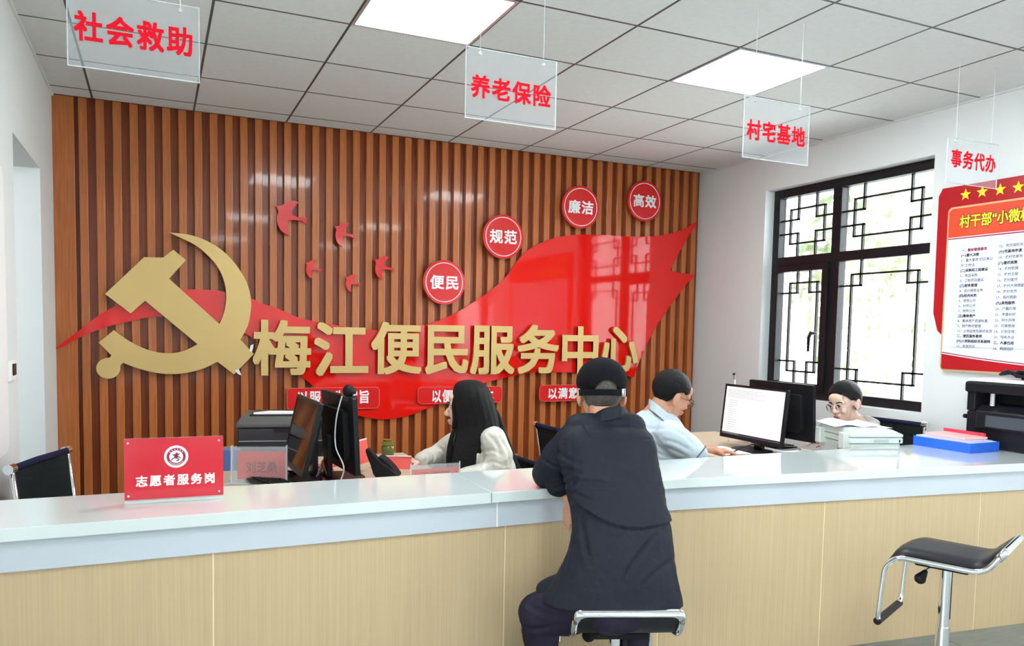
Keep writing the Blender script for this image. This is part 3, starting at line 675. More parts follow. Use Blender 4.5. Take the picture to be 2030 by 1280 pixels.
B().box((-.24, -.196, .085), (.24, -.19, .088)).build('silver_line', MT['silver'], pm); B().box((.06, -.197, .02), (.24, -.188, .08)).build('paper_drawer', MT['black'], pm, bevel=.004)
B().box((-.06, -.205, .135), (.02, -.19, .155)).build('latch', MT['black'], pm, bevel=.003)
place(pm, (1.02, -1.09, .73), -.20)
o = B().box((.0, 0, 0), (.16, .05, .10)).build('box_file', mat('blue file box', (.10, .17, .42), .5)); tag(o, 'small blue file box left of the clear name stand', 'box'); place(o, (.56, -1.60, .73), -.1)

# ---- grey copier on desk B
A_, B_, C_ = AZ(1600, 850, .885), AZ(1686, 866, .885), AZ(1791, 866, .885)
cu_ = (C_-B_); cu_.z = 0; Wc = cu_.length; cu_.normalize(); cv = Vector((-cu_.y, cu_.x, 0)); Lc = .36
Lc = abs((A_-B_).dot(cv))
Tc = Matrix.Translation((B_.x, B_.y, .73)) @ Matrix(((cu_.x, cv.x, 0, 0), (cu_.y, cv.y, 0, 0), (0, 0, 1, 0), (0, 0, 0, 1)))
ct = thing('flatbed_copier', 'pale grey desktop copier with papers on its lid, in front of the woman with glasses', 'copier', (0, 0, 0))
B().box((.01, .01, 0), (Wc-.01, Lc-.01, .115)).build('body', MT['copier'], ct, bevel=.006)
B().box((.0, .0, .118), (Wc, Lc, .15)).build('scanner_bed', MT['copier'], ct, bevel=.006)
b = B(); b.loft([[Vector(q) for q in ((x0, y0, z), (x1, y0, z), (x1, y1, z), (x0, y1, z))] for z, x0, x1, y0, y1 in ((.153, 0, Wc, 0, Lc), (.168, .0, Wc, 0, Lc), (.192, .01, Wc-.055, .01, Lc-.01), (.196, .02, Wc-.07, .02, Lc-.02))]); b.build('lid', MT['copier'], ct, bevel=.004)
for yy in (.02, Lc-.075):
    B().box((-.028, yy, .085), (.015, yy+.055, .175)).build('hinge', MT['copier'], ct, bevel=.005)
B().box((-.004, Lc*.35, .03), (.003, Lc*.72, .10)).build('rear_cover', MT['copier2'], ct, bevel=.003)
B().box((Wc*.45, -.004, .125), (Wc*.72, .002, .142)).build('grip', MT['copier2'], ct, bevel=.002); B().box((Wc*.92, -.003, .125), (Wc*.94, .002, .14)).build('button', MT['black'], ct)
B().box((Wc*.12, -.003, .06), (Wc*.35, .003, .066)).build('slot', MT['copier2'], ct)
place(ct, (0, 0, 0), M=Tc)
for k, (x, y, z, a, lab) in enumerate(((.14, .17, .1975, .1, 'lower white sheet lying on the copier lid'), (.10, .20, .2005, -.12, 'upper curled white sheet lying on the copier lid'))):
    b = B(); n_ = 8; rows = []
    for i in range(n_+1):
        s = i/n_; rows.append([Vector((-.13+.26*s, -.13, .012*math.sin(s*5)**2*k)), Vector((-.13+.26*s, .16, .018*(math.sin(s*4)**2)*k))])
    top = [v for r in rows for v in r]; fs = [(2*i, 2*i+2, 2*i+3, 2*i+1) for i in range(n_)]
    N_ = len(top); b.add(top+[v+Vector((0, 0, .0015)) for v in top], fs+[tuple(q+N_ for q in reversed(f)) for f in fs]+[(0, 1, N_+1, N_), (2*n_, 2*n_+N_, 2*n_+1+N_, 2*n_+1)]+[(2*i, 2*i+N_, 2*i+2+N_, 2*i+2) for i in range(n_)]+[(2*i+1, 2*i+3, 2*i+3+N_, 2*i+1+N_) for i in range(n_)])
    o = b.build('paper_sheet', MT['paper']); tag(o, lab, 'paper'); o.matrix_basis = Tc @ Matrix.Translation((x, y, z)) @ Matrix.Rotation(a, 4, 'Z')
keyboard('black keyboard between the lit monitor and the copier', (4.02-.14, -1.80, .735), .1, .26, .13)

# ---- black printer on the counter at the right wall
bp_ = thing('large_printer', 'large black printer on the counter against the right wall', 'printer', (4.66, -2.78, .83))
x0, x1, y0, y1, z0 = 4.515, 4.78, -3.10, -2.605, .83
B().box((x0+.02, y0, z0), (x1, y1, z0+.20)).build('body', MT['black'], bp_, bevel=.012)
b = B(); b.box((x0+.02, y1-.05, z0+.20), (x1, y1, z0+.335)); b.box((x0+.16, y0, z0+.20), (x1, y1-.05, z0+.235)); b.box((x1-.06, y0, z0+.235), (x1, y1-.05, z0+.335)); b.build('upper_frame', MT['blackm'], bp_, bevel=.006)
b = B(); b.box((x0, y0, z0+.305), (x1, y1+.005, z0+.365)); b.build('scanner_unit', MT['black'], bp_, bevel=.012)
B().box((x0+.01, y0, z0+.367), (x1, y1-.01, z0+.385)).build('lid', MT['paper'], bp_, bevel=.004)
b = B(); b.prism([(0, 0), (.0, .10), (.06, .135), (.15, .135), (.15, 0)], (x0, y0, z0+.105), X, Z, Y, y1-y0-.06); b.build('front_cowl', MT['black'], bp_, bevel=.012, seg=3)
B().box((x0-.003, y0+.14, z0+.12), (x0+.004, y1-.13, z0+.185)).build('output_slot', mat('slot grey', (.06, .07, .085), .25), bp_, bevel=.006)
B().box((x0-.006, y0, z0+.02), (x0+.02, y0+.13, z0+.22)).build('side_grip', MT['black'], bp_, bevel=.01)
B().cyl((x0+.03, y1+.002, z0+.165), (x0+.03, y1+.018, z0+.165), .012, 10).build('knob', MT['blackm'], bp_)
B().cyl((x0+.035, y1-.14, z0+.236), (x0+.035, y1-.14, z0+.305), .012, 10).build('lid_post', MT['silver'], bp_)
cb = thing('power_adapter', 'tangle of black cables and adapter on top of the black printer', 'cables', (4.65, -2.85, 1.215))
for k in range(5):
    r_ = random.Random(20+k); c = Vector((4.62, -2.78-.03*k, 1.228))
    B().tube(smoothpath([c+Vector((r_.uniform(-.06, .06), r_.uniform(-.09, .09), r_.uniform(0, .035))) for _ in range(6)]), .006, 6).build('cable', MT['black'], cb, smooth=True)
B().box((4.60, -2.98, 1.217), (4.70, -2.86, 1.262)).build('adapter', MT['blackm'], cb, bevel=.006)
# ---- blue tray with folders
tr_ = thing('document_tray', 'blue plastic document tray on the right end of the counter', 'tray', (0, 0, 0))
W1, L1, H1 = .245, .335, .052
B().box((0, 0, 0), (W1, L1, .003)).build('bottom', MT['blue'], tr_)
for q in (((0, 0), (W1, .003)), ((0, L1-.003), (W1, L1)), ((0, .003), (.003, L1-.003)), ((W1-.003, .003), (W1, L1-.003))):
    B().box((q[0][0], q[0][1], .003), (q[1][0], q[1][1], H1)).build('side_wall', MT['blue'], tr_)
tl = AZ(1949, 897, .83); dv = (AZ(1838, 880, .83)-tl); ra = math.atan2(dv.y, dv.x)-math.pi/2
place(tr_, (tl.x-.105, tl.y, .83), ra)
TT = tr_.matrix_basis.copy()
def intray(name, lab, cat, a, c, mt, rz=0, rx=0, at=(0, 0, 0)):
    o = B().box(a, c).build(name, mt, None, bevel=.001); tag(o, lab, cat); o.matrix_basis = TT @ Matrix.Translation(at) @ Matrix.Rotation(rz, 4, 'Z') @ Matrix.Rotation(rx, 4, 'X'); return o
intray('paper_stack', 'white paper stack filling the blue tray', 'papers', (.008, .01, .004), (W1-.008, L1-.01, .052), MT['paper'])
intray('folder', 'lavender plastic folder lying on the papers in the blue tray', 'folder', (0, 0, 0), (.20, .31, .006), MT['lav'], .0, 0, (.008, .015, .053))
intray('folder', 'pale pink sheet under the red clip file in the tray', 'folder', (0, 0, 0), (.17, .25, .012), MT['pink'], -.1, 0, (.055, .07, .060))
o = intray('clip_file', 'red file with a raised spine lying on top in the blue tray', 'folder', (0, 0, 0), (.018, .25, .018), MT['redf'], -.08, 0, (.20, .06, .073))
pl = B().box((-.13, .0, -.001), (0, .24, .001)).build('cover', MT['pink'], o)

# ---- volunteer sign on the counter
a_ = AZ(247, 999, .83); q_ = AZ(443, 987, .83); L = (q_-a_).length; u = (q_-a_).normalized(); n = u.cross(Z)   # n points to the viewer
vs_ = thing('desk_sign', 'red acrylic desk sign with a round white logo standing on the counter', 'sign', (a_+q_)/2)
h0, h1 = .012, .218
b = B(); frame_box(b, a_, u, Z, n, 0, h0, L, h1, -.004, 0); b.build('red_panel', MT['vred'], vs_)
b = B(); frame_box(b, a_, u, Z, n, 0, h0, L, h1+.001, -.0095, -.0065); b.build('back_panel', MT['acryl'], vs_)
b = B(); frame_box(b, a_, u, Z, n, 0, .0, L, .010, -.045, .012); b.build('base', MT['acryle'], vs_, bevel=.002)
for x_, z_ in ((.012, .026), (L-.014, .026), (.012, h1-.014), (L-.014, h1-.014)):
    c = a_+u*x_+Z*z_; B().cyl(c-n*.01, c+n*.004, .0035, 12).build('screw', MT['silver'], vs_, smooth=True, auto=.6)
text('志愿者服务岗', 'lettering', MT['white'], vs_, a_+u*(L*.115)+Z*(.056), u, Z, w=L*.79, h=.036, bold=.027, space=1.28)
c = a_+u*(L*.515)+Z*.153
def disc(r, off, mt, nm, r2=None):
    b = B(); p = [(math.cos(k*math.pi/24)*r, math.sin(k*math.pi/24)*r) for k in range(48)]; b.prism(p, c+n*off, u, Z, n, .0004); b.build(nm, mt, vs_)
disc(.038, .0002, MT['white'], 'logo_disc'); disc(.030, .0007, MT['maroon'], 'logo_ring'); disc(.0215, .0012, MT['white'], 'logo_center')
b = B()
for pts in ([(-.014,.006),(-.004,.009),(.003,.016),(.005,.010),(.014,.012),(.006,.004),(.006,-.002),(-.006,-.003),(-.006,.003)], ): b.prism([(x, z) for x, z in pts], c+n*.0017, u, Z, n, .0004)
b.build('logo_star', MT['maroon'], vs_)
b = B(); b.tube([c+n*.002+u*x+Z*z for x, z in smoothpath([(-.015,-.012,0),(-.010,-.006,0),(0,-.004,0),(.008,-.008,0),(.006,-.014,0),(.002,-.013,0)]) for x, z in ((x, z),)] if False else [c+n*.002+u*q.x+Z*q.y for q in smoothpath([(-.015,-.013),(-.011,-.006),(-.002,-.004),(.008,-.009),(.005,-.014),(.0,-.012)])], .0014, 6)
b.tube([c+n*.002+u*q.x+Z*q.y for q in smoothpath([(-.003,-.004),(.006,-.001),(.014,-.005)])], .0016, 6); b.build('logo_stroke', MT['darktext'], vs_)
b = B()
for k in range(6):
    an = math.radians(140-k*20); cc = c+u*(.0258*math.cos(an))+Z*(.0258*math.sin(an)); frame_box(b, cc, u, Z, n, -.0016, -.0016, .0016, .0016, .0012, .0016)
b.tube([c+n*.0013+u*(.0262*math.cos(math.radians(t_)))+Z*(.0262*math.sin(math.radians(t_))) for t_ in range(215, 330, 8)], .0009, 5)
b.build('logo_lettering', MT['white'], vs_)

# ---- small grey charger on the counter
t = thing('cable_grommet', 'small round white grommet on the counter in front of the copier', 'grommet', AZ(1752, 897, .83))
c = AZ(1752, 897, .83); B().cyl(c, c+Z*.005, .034, 28).build('ring', MT['white'], t, smooth=True, auto=.6); B().cyl(c+Z*.005, c+Z*.008, .018, 24).build('cap', MT['paper'], t)

# ---- hanging acrylic signs
ys_ = -2.78
def hsign(s, x0, x1, z0, z1, tx0, tx1, tz0, tz1, strings, lab):
    t = thing('hanging_sign', lab, 'sign', ((x0+x1)/2, ys_, z1), 'hanging acrylic signs above the counter')
    B().box((x0, ys_-.002, z0), (x1, ys_+.002, z1)).build('acrylic_panel', MT['acryl'], t)
    e = B()
    for q in (((x0-.0015, z0-.0015), (x1+.0015, z0+.002)), ((x0-.0015, z1-.002), (x1+.0015, z1+.0015)), ((x0-.0015, z0+.002), (x0+.0015, z1-.002)), ((x1-.0015, z0+.002), (x1+.0015, z1-.002))): e.box((q[0][0], ys_-.0025, q[0][1]), (q[1][0], ys_+.0025, q[1][1]))
    e.build('polished_edge', MT['acryle'], t)
    text(s, 'lettering', MT['redlet'], t, (tx0, ys_-.003, tz0), X, Z, w=tx1-tx0, h=tz1-tz0, bold=.026, space=1.15)
    for xx in strings:
        B().cyl((xx, ys_, z1-.02), (xx, ys_, CH), .0016, 6).build('cord', MT['acryle'], t); B().cyl((xx, ys_-.006, z1-.018), (xx, ys_+.006, z1-.018), .006, 10).build('hook', MT['acryle'], t)
def fit(px, lab, s):
    (xl, xr, yt, yb), (a, c, e, g) = px   # sign edges and lettering edges, in px at mid-line
    L0, R0_ = AY(xl, (yt[0]+yb[0])/2, ys_), AY(xr, (yt[1]+yb[1])/2, ys_)
    z1 = (AY(xl, yt[0], ys_).z+AY(xr, yt[1], ys_).z)/2; z0 = (AY(xl, yb[0], ys_).z+AY(xr, yb[1], ys_).z)/2
    ta, tb = AY(a, (e[0]+g[0])/2, ys_).x, AY(c, (e[1]+g[1])/2, ys_).x
    tz1 = (AY(a, e[0], ys_).z+AY(c, e[1], ys_).z)/2; tz0 = (AY(a, g[0], ys_).z+AY(c, g[1], ys_).z)/2
    w = R0_.x-L0.x; hsign(s, L0.x, R0_.x, z0, z1, ta, tb, tz0, tz1, (L0.x+w*.15, L0.x+w*.85), lab)
fit(((133, 395, (-30, 18), (130, 163)), (148, 380, (27, 53), (82, 109))), 'hanging clear sign with red characters 社会救助, nearest the left wall', '社会救助')
fit(((923, 1102, (92, 122), (233, 257)), (934, 1090, (148, 172), (193, 213))), 'hanging clear sign with red characters 养老保险, in front of the left light panel', '养老保险')
fit(((1474, 1603, (192, 208), (313, 327)), (1480, 1594, (240, 250), (278, 289))), 'hanging clear sign with red characters 村宅基地, near the window corner', '村宅基地')
fit(((1877, 1977, (272, 285), (362, 374)), (1885, 1972, (297, 308), (331, 342))), 'hanging clear sign with red characters 事务代办, furthest right before the poster', '事务代办')

# ---- wall board on the right wall
xw = XR-.012
bd = thing('notice_board', 'large red and white notice board with yellow stars on the right wall', 'notice board', (XR, -2.9, 1.85))
NU = -Y  # towards the viewer along the wall
def wpt(px, py): q = AX(px, py, xw); return (-q.y, q.z)
y_l = 2.05; 
def bpl(name, pts, off, mt, t=.004): return B().prism(pts, (xw-off, 0, 0), NU, Z, -X, t).build(name, mt, bd)
ya = wpt(1864, 600)[0]; zt = wpt(1875, 372)[1]; zb1 = wpt(1852, 640)[1]
zt = wpt(2030, 349)[1]*.5+wpt(1880, 372)[1]*.5
YE = 3.95
out = [(YE, zb1-.10)]+[(YE, zt), (ya+.05, zt)]+[(ya+.015, zt-.015), (ya-.015, zt-.06)]+[(wpt(1850, 600)[0], zb1+.02), (wpt(1852, 640)[0]+.01, zb1-.04), (wpt(1866, 676)[0]+.05, wpt(1866, 676)[1])]
xi = wpt(1880, 560)[0]; zi = wpt(1882, 415)[1]
o1 = [(wpt(1851, 620)[0], wpt(1851, 620)[1]), (wpt(1862, 390)[0], wpt(1862, 390)[1]), (wpt(1870, 376)[0], wpt(1870, 374)[1]), (YE, wpt(1870, 374)[1]), (YE, wpt(1866, 672)[1]-.02), (wpt(1866, 672)[0]+.06, wpt(1866, 672)[1]-.02), (wpt(1856, 655)[0]+.01, wpt(1856, 655)[1])]
bpl('backing_panel', o1, 0, MT['redprint'])
zi0 = wpt(1869, 736)[1]; zi1 = (wpt(1885, 413)[1]+wpt(2030, 391)[1])/2; yi = (wpt(1880, 450)[0]+wpt(1868, 720)[0])/2
zi0 = (wpt(1869, 737)[1]+wpt(2030, 741)[1])/2
bpl('gold_rim', rrect(yi, zi0, YE-.1, zi1, .03), .005, MT['goldrim'], .010)
bpl('white_panel', rrect(yi+.012, zi0+.012, YE-.112, zi1-.012, .025), .016, MT['board'], .002)
zh = (wpt(1882, 472)[1]+wpt(2030, 457)[1])/2
bpl('header_band', [(yi+.012, zh), (YE-.112, zh), (YE-.112, zi1-.012), (yi+.03, zi1-.012), (yi+.012, zi1-.03)], .019, MT['orange'], .001)
bpl('header_line', [(yi+.012, zh-.012), (YE-.112, zh-.012), (YE-.112, zh-.006), (yi+.012, zh-.006)], .019, MT['maroon'], .001)
zf = wpt(1869, 697)[1]
curve = smoothpath([(yi+.012, zf), (yi+.35, zf-.035), (yi+.8, zf-.06), (YE-.112, zf-.07)], n=4)
bpl('footer_band', [(yi+.012, zi0+.02), (yi+.02, zi0+.012), (YE-.112, zi0+.012)]+[(q.x, q.y-.012) for q in reversed(curve)], .019, MT['redprint'], .001)
bpl('footer_line', [(q.x, q.y) for q in curve]+[(q.x, q.y-.005) for q in reversed(curve)], .019, MT['maroon'], .001)
ty, tz = wpt(1903, 490), wpt(1893, 687)
bpl('text_panel', rrect((ty[0]+tz[0])/2-.01, tz[1], YE-.25, ty[1]+.02, .008), .019, mat('text panel', (.74, .78, .93), .35), .004)
yt0 = (ty[0]+tz[0])/2+.035
st = [(1915.5, 386), (1948.5, 380.5), (1984, 376), (2020, 371)]
for k, (px, py) in enumerate(st):
    q = wpt(px, py); r = .036
    pts = [(q[0]+math.sin(math.pi*j/5)*(r if j % 2 == 0 else r*.42), q[1]+math.cos(math.pi*j/5)*(r if j % 2 == 0 else r*.42)) for j in range(10)]
    bpl('star', pts, .005, MT['yellow'], .002)
q0, q1 = wpt(1909, 440), wpt(2030, 424); hh = .085
tlo = (wpt(1909, 452)[1]+wpt(2028, 440)[1])/2
for bo, mt_, of, nm in ((.06, MT['darktext'], .0205, 'title_shadow'), (.02, MT['yellow'], .0215, 'title')):
    text('村干部“小微权力”清单', nm, mt_, bd, (xw-of, -(wpt(1908, 440)[0]), tlo), NU, Z, w=.66, h=.075, bold=bo)
lines = ['一、集体管理事项', '(一)重大决策', '1、重大事项“四议两公', '开”工作法', '(二)采购和工程建设', '2、物品采购', '3、工程项目建设', '(三)财务管理', '4、会计报账业务', '(四)阳光村务', '5、党务公开', '6、村务公开', '7、财务公开', '(五)集体资产', '8、集体资产资源处置', '9、财产物资管理', '10、土地征收及款项发放', '二、便民服务事项', '(六)入党和组织关系接转', '11、发展党员']
lines2 = ['12、党员组织关系接转', '(七)宅基地申请', '13、农村宅基地', '(八)惠农政策', '14、农村低保', '15、农村五保', '16、农村医疗', '17、农村大病救助', '18、农村合作', '19、临时救助', '(九)其他服务', '20、户籍办理', '21、矛盾纠纷', '22、用水用电', '23、印章使用', '24、计划生育', '25、残疾人证', '三、人事任用', '26、群团组织']
zt1 = (wpt(1912, 497)[1])+.003; pit = (wpt(1912, 496)[1]-wpt(1901, 678)[1])/19
for col, (ls, yy, zz, pp) in enumerate(((lines, 2.357, 1.959-.008, .030), (lines2, 2.588, 1.966-.008, .585/18))):
    for k, s in enumerate(ls):
        mt_ = MT['darktext'] if not (col == 0 and k == 0) else MT['maroon']
        text(s, 'text_line', mt_, bd, (xw-.0232, -yy, zz-k*pp), NU, Z, size=.0200, bold=.022 if s[0] in '(一二三' else .0, ext=.0002, res=1)
# ---- left wall items
t = thing('wall_switch', 'white card switch with a black slot on the left wall', 'switch', (XL, -1.95, 1.2))
q0, q1 = AX(14, 716, XL), AX(27, 752, XL)
B().box((XL, q0.y, q1.z), (XL+.012, q1.y, q0.z)).build('plate', MT['white'], t, bevel=.003)
ym = (q0.y+q1.y)/2; zm = (q0.z+q1.z)/2
B().box((XL+.006, q0.y+.05, zm-.02), (XL+.016, q1.y-.03, zm+.03)).build('slot', MT['black'], t)
q = AX(32, 965, XL); o = B().cyl((XL, q.y, q.z), (XL+.006, q.y, q.z), .009, 10).build('wall_screw', MT['black']); tag(o, 'small dark screw low on the left wall edge', 'screw')
q = AX(9, 893, XL)
t = thing('whiteboard', 'bright white board with rounded corners on the left wall at the picture edge', 'board', (XL, q.y-.6, 1.6))
B().prism(rrect(-q.y, q.z, -q.y+1.3, 2.05, .06), (XL+.003, 0, 0), NU, Z, X, .015).build('panel', MT['white'], t); B().prism(rrect(-q.y-.008, q.z-.008, -q.y+1.308, 2.058, .065), (XL+.003, 0, 0), NU, Z, X, .010).build('rim', MT['silver'], t)
# ================================================================== STOOLS AND CHAIRS
def fillet(pts, r, n=5, closed=False):
    pts = [Vector(p) for p in pts]; out = []; N = len(pts)
    for i in range(N):
        if not closed and i in (0, N-1): out.append(pts[i]); continue
        p, a, c = pts[i], pts[i-1], pts[(i+1) % N]; u = (a-p); v = (c-p); rr = min(r, u.length*.48, v.length*.48); u.normalize(); v.normalize()
        A_, C2 = p+u*rr, p+v*rr
        for k in range(n+1):
            t = k/n; out.append(A_*(1-t)**2+p*2*t*(1-t)+C2*t*t)
    return out
def bar_stool(lab, seat_z, loc, rz, sc=1.):
    """front is +y, origin on the floor"""
    t = thing('bar_stool', lab, 'stool', (0, 0, 0), 'chrome bar stools at the counter'); z = seat_z; h = .185
    side = [(-.255, .105), (-.185, -.002), (.16, .0), (.215, -.05), (.235, -.32)]     # (y, z) profile of the tube loop
    loop = [Vector((-h, y, z+q)) for y, q in side]+[Vector((h, y, z+q)) for y, q in reversed(side)]
    B().tube(fillet(loop, .055, 6, True), .0125, 14, closed=True).build('chrome_frame', MT['chrome'], t, smooth=True)
    prof = fillet([Vector((0, y, q)) for y, q in [(-.245, .10), (-.18, .012), (.15, .016), (.20, -.035)]], .07, 7)
    b = B(); rings = []
    nrm = []
    for i, p in enumerate(prof):
        d = (prof[min(i+1, len(prof)-1)]-prof[max(i-1, 0)]).normalized(); nn = Vector((0, -d.z, d.y)); th = .020 if 0 < i < len(prof)-1 else .012
        w = h-.004
        rings.append([Vector((x, p.y, z+p.z))+nn*o for x, o in ((-w, 0), (-w+.012, th*.8), (-w*.5, th*1.25), (0, th*1.4), (w*.5, th*1.25), (w-.012, th*.8), (w, 0), (w-.015, -th*.7), (0, -th*.8), (-w+.015, -th*.7))])
    b.loft(rings); b.build('seat_pad', MT['black'], t, smooth=True, auto=1.2)
    rail = fillet([Vector((-h, -.232, z+.07)), Vector((-h, -.259, z+.108)), Vector((h, -.259, z+.108)), Vector((h, -.232, z+.07))], .04, 6)
    B().tube(rail, .016, 14, flat=.55).build('top_rail', MT['chrome'], t, smooth=True)
    B().cyl((-h+.01, .236, z-.322), (h-.01, .236, z-.322), .0175, 14).build('footrest_pad', MT['black'], t, smooth=True, auto=.7)
    B().box((-.10, -.11, z-.045), (.10, .11, z-.022)).build('seat_plate', MT['blackm'], t, bevel=.006)
    B().cyl((0, 0, z-.03), (0, 0, z-.33), .0245, 24).build('upper_column', MT['chrome'], t, smooth=True, auto=.6)
    B().cyl((0, 0, z-.33), (0, 0, .03), .030, 24).build('lower_column', MT['chrome'], t, smooth=True, auto=.6)
    B().cyl((0.034, -.01, z-.03), (.034, -.01, z-.30), .012, 12).build('column_cover', MT['blackm'], t, smooth=True)
    B().tube(smoothpath([(-.02, .02, z-.035), (-.06, .06, z-.06), (-.075, .075, z-.085)]), .005, 8).build('lever', MT['chrome'], t, smooth=True)
    B().cap((-.07, .07, z-.075), (-.085, .085, z-.105), .012, .026).build('lever_knob', MT['blackm'], t, smooth=True)
    pr = [(0, .205), (.012, .205), (.022, .17), (.032, .06), (.045, .034)]
    B().loft([[Vector((r*math.cos(k*math.pi/20), r*math.sin(k*math.pi/20), q)) for k in range(40)] for q, r in pr]).build('base_disc', MT['chrome'], t, smooth=True, auto=.7)
    place(t, loc, rz); t.matrix_basis = t.matrix_basis @ Matrix.Scale(sc, 4); return t
wd = (RV*.66+FV*.75); frd = (-RV*.75+FV*.66)
c = P(1856, 1121, 3.10)+wd*.165+frd*.0
bar_stool('empty chrome bar stool with a black seat at the right end of the counter', (c.z+.005)/.89, (c.x, c.y, 0), math.atan2(frd.y, frd.x)-math.pi/2, .89)
lt = P(1251, 1210, 2.66); fd1 = (FV+RV*-.06).normalized(); c1 = lt+fd1*.262
bar_stool('chrome bar stool with a black seat under the man in the dark jacket', lt.z-.118, (c1.x, c1.y, 0), math.atan2(fd1.y, fd1.x)-math.pi/2)
SEATZ = lt.z-.118

def office_chair(lab, loc, rz, back_h=.90, backmat=None, tilt=.12, wdt=.23):
    """faces +x, origin on the floor"""
    t = thing('office_chair', lab, 'chair', (0, 0, 0), 'black mesh office chairs behind the counter'); bm_ = backmat or MT['mesh']
    def bx_(z): return -.22-(z-.47)*math.tan(tilt)
    for s in (-1, 1):
        B().tube(fillet([Vector((.20, s*wdt, .455)), Vector((-.22, s*wdt, .45)), Vector((bx_(back_h), s*wdt, back_h))], .06), .011, 10).build('side_tube', MT['chrome'], t, smooth=True)
        B().tube([Vector((bx_(back_h)-.004, s*(wdt-.018), back_h+.002)), Vector((bx_(back_h)-.004, s*(wdt+.018), back_h+.002))], .020, 16).build('end_roller', MT['chrome'], t, smooth=True, auto=.7)
        B().tube(fillet([Vector((.12, s*(wdt+.02), .44)), Vector((.12, s*(wdt+.03), .64)), Vector((-.17, s*(wdt+.03), .645)), Vector((-.20, s*(wdt+.01), .47))], .04), .011, 8).build('armrest', MT['chrome'], t, smooth=True)
    b = B(); rings = []
    for k in range(11):
        z = .49+(back_h+.005-.49)*k/10; cv = .02*math.sin(math.pi*k/10)
        rings.append([Vector((bx_(z)-.006-cv*.3, -wdt+.008, z)), Vector((bx_(z)-.02-cv, 0, z)), Vector((bx_(z)-.006-cv*.3, wdt-.008, z)), Vector((bx_(z)+.006-cv*.3, wdt-.008, z)), Vector((bx_(z)-.008-cv, 0, z)), Vector((bx_(z)+.006-cv*.3, -wdt+.008, z))])
    b.loft(rings); b.build('backrest', bm_, t)
    B().tube([Vector((bx_(back_h), -wdt+.012, back_h+.002)), Vector((bx_(back_h)-.012, 0, back_h+.002)), Vector((bx_(back_h), wdt-.012, back_h+.002))], .014, 10).build('top_roll', MT['navy'] if backmat is None else backmat, t, smooth=True)
    B().box((-.22, -wdt+.008, .44), (.23, wdt-.008, .478)).build('seat', bm_, t, bevel=.015)
    B().cyl((0, 0, .44), (0, 0, .10), .026, 16).build('gas_column', MT['black'], t, smooth=True, auto=.6)
    for k in range(5):
        a = k*2*math.pi/5; e = Vector((math.cos(a)*.27, math.sin(a)*.27, .07))
        B().tube([(0, 0, .11), e], [.022, .013], 8).build('base_leg', MT['chrome'], t, smooth=True); B().cyl(e+Vector((-.012*math.sin(a), .012*math.cos(a), -.042)), e-Vector((-.012*math.sin(a), .012*math.cos(a), .042)), .027, 14).build('caster', MT['black'], t, smooth=True, auto=.7)
    place(t, loc, rz); return t
# left empty chair
pa, pb = AZ(66, 932, .86), P(140, 889, 3.45)
office_chair('empty black mesh chair with chrome knobs by the left wall', (.17, -1.93, 0), -.33, back_h=.86)
office_chair('black mesh chair with its back visible between the woman and the man in the cap', (2.71, -1.66, 0), .06, back_h=.875, tilt=.2)
office_chair('dark chair behind the woman with glasses, by the window wall', (4.33, -2.10, 0), math.pi+.1, back_h=.90, wdt=.21)
office_chair('chair almost hidden behind the long-haired woman', (1.98, -1.72, 0), math.pi, back_h=.70, wdt=.2)

# ================================================================== PEOPLE
def frame(loc, fwd, up, s=1.):
    f = Vector(fwd).normalized(); u = Vector(up); u = (u-f*u.dot(f)).normalized(); l = u.cross(f)
    return Matrix(((f.x*s, l.x*s, u.x*s, loc[0]), (f.y*s, l.y*s, u.y*s, loc[1]), (f.z*s, l.z*s, u.z*s, loc[2]), (0, 0, 0, 1)))
def headparts(b, M, neck=True, female=False, ears=True):
    e = lambda c, r: b.ell(c, r, M)
    e((-.014, 0, .030), (.094, .073, .082)); e((.030, 0, -.030), (.058, .060 if not female else .056, .078)); e((.040, 0, -.080), (.044, .044 if not female else .038, .032))
    e((.072, 0, -.098), (.017, .022, .015)); e((.070, 0, .045), (.024, .050, .035))
    b.cap((.088, 0, .006), (.109, 0, -.028), .008, .0115, M)
    for s in (-1, 1):
        e((.097, s*.012, -.033), (.011, .008, .008)); e((.066, s*.036, -.028), (.024, .020, .024)); b.cap((.084, s*.014, .022), (.070, s*.050, .020), .010, .009, M)
        if ears: e((-.014, s*.088, -.012), (.018, .0095, .034)); e((-.002, s*.077, -.014), (.012, .014, .022)); e((-.004, s*.082, -.040), (.010, .009, .010))
        e((.084, s*.031, -.002), (.013, .016, .010))
    b.cap((.093, -.016, -.060), (.093, .016, -.060), .009, .009, M); b.cap((.090, -.013, -.071), (.090, .013, -.071), .008, .008, M)
    if neck: b.cap((-.022, 0, -.060), (-.050, 0, -.175), .054 if not female else .046, .056 if not female else .048, M)
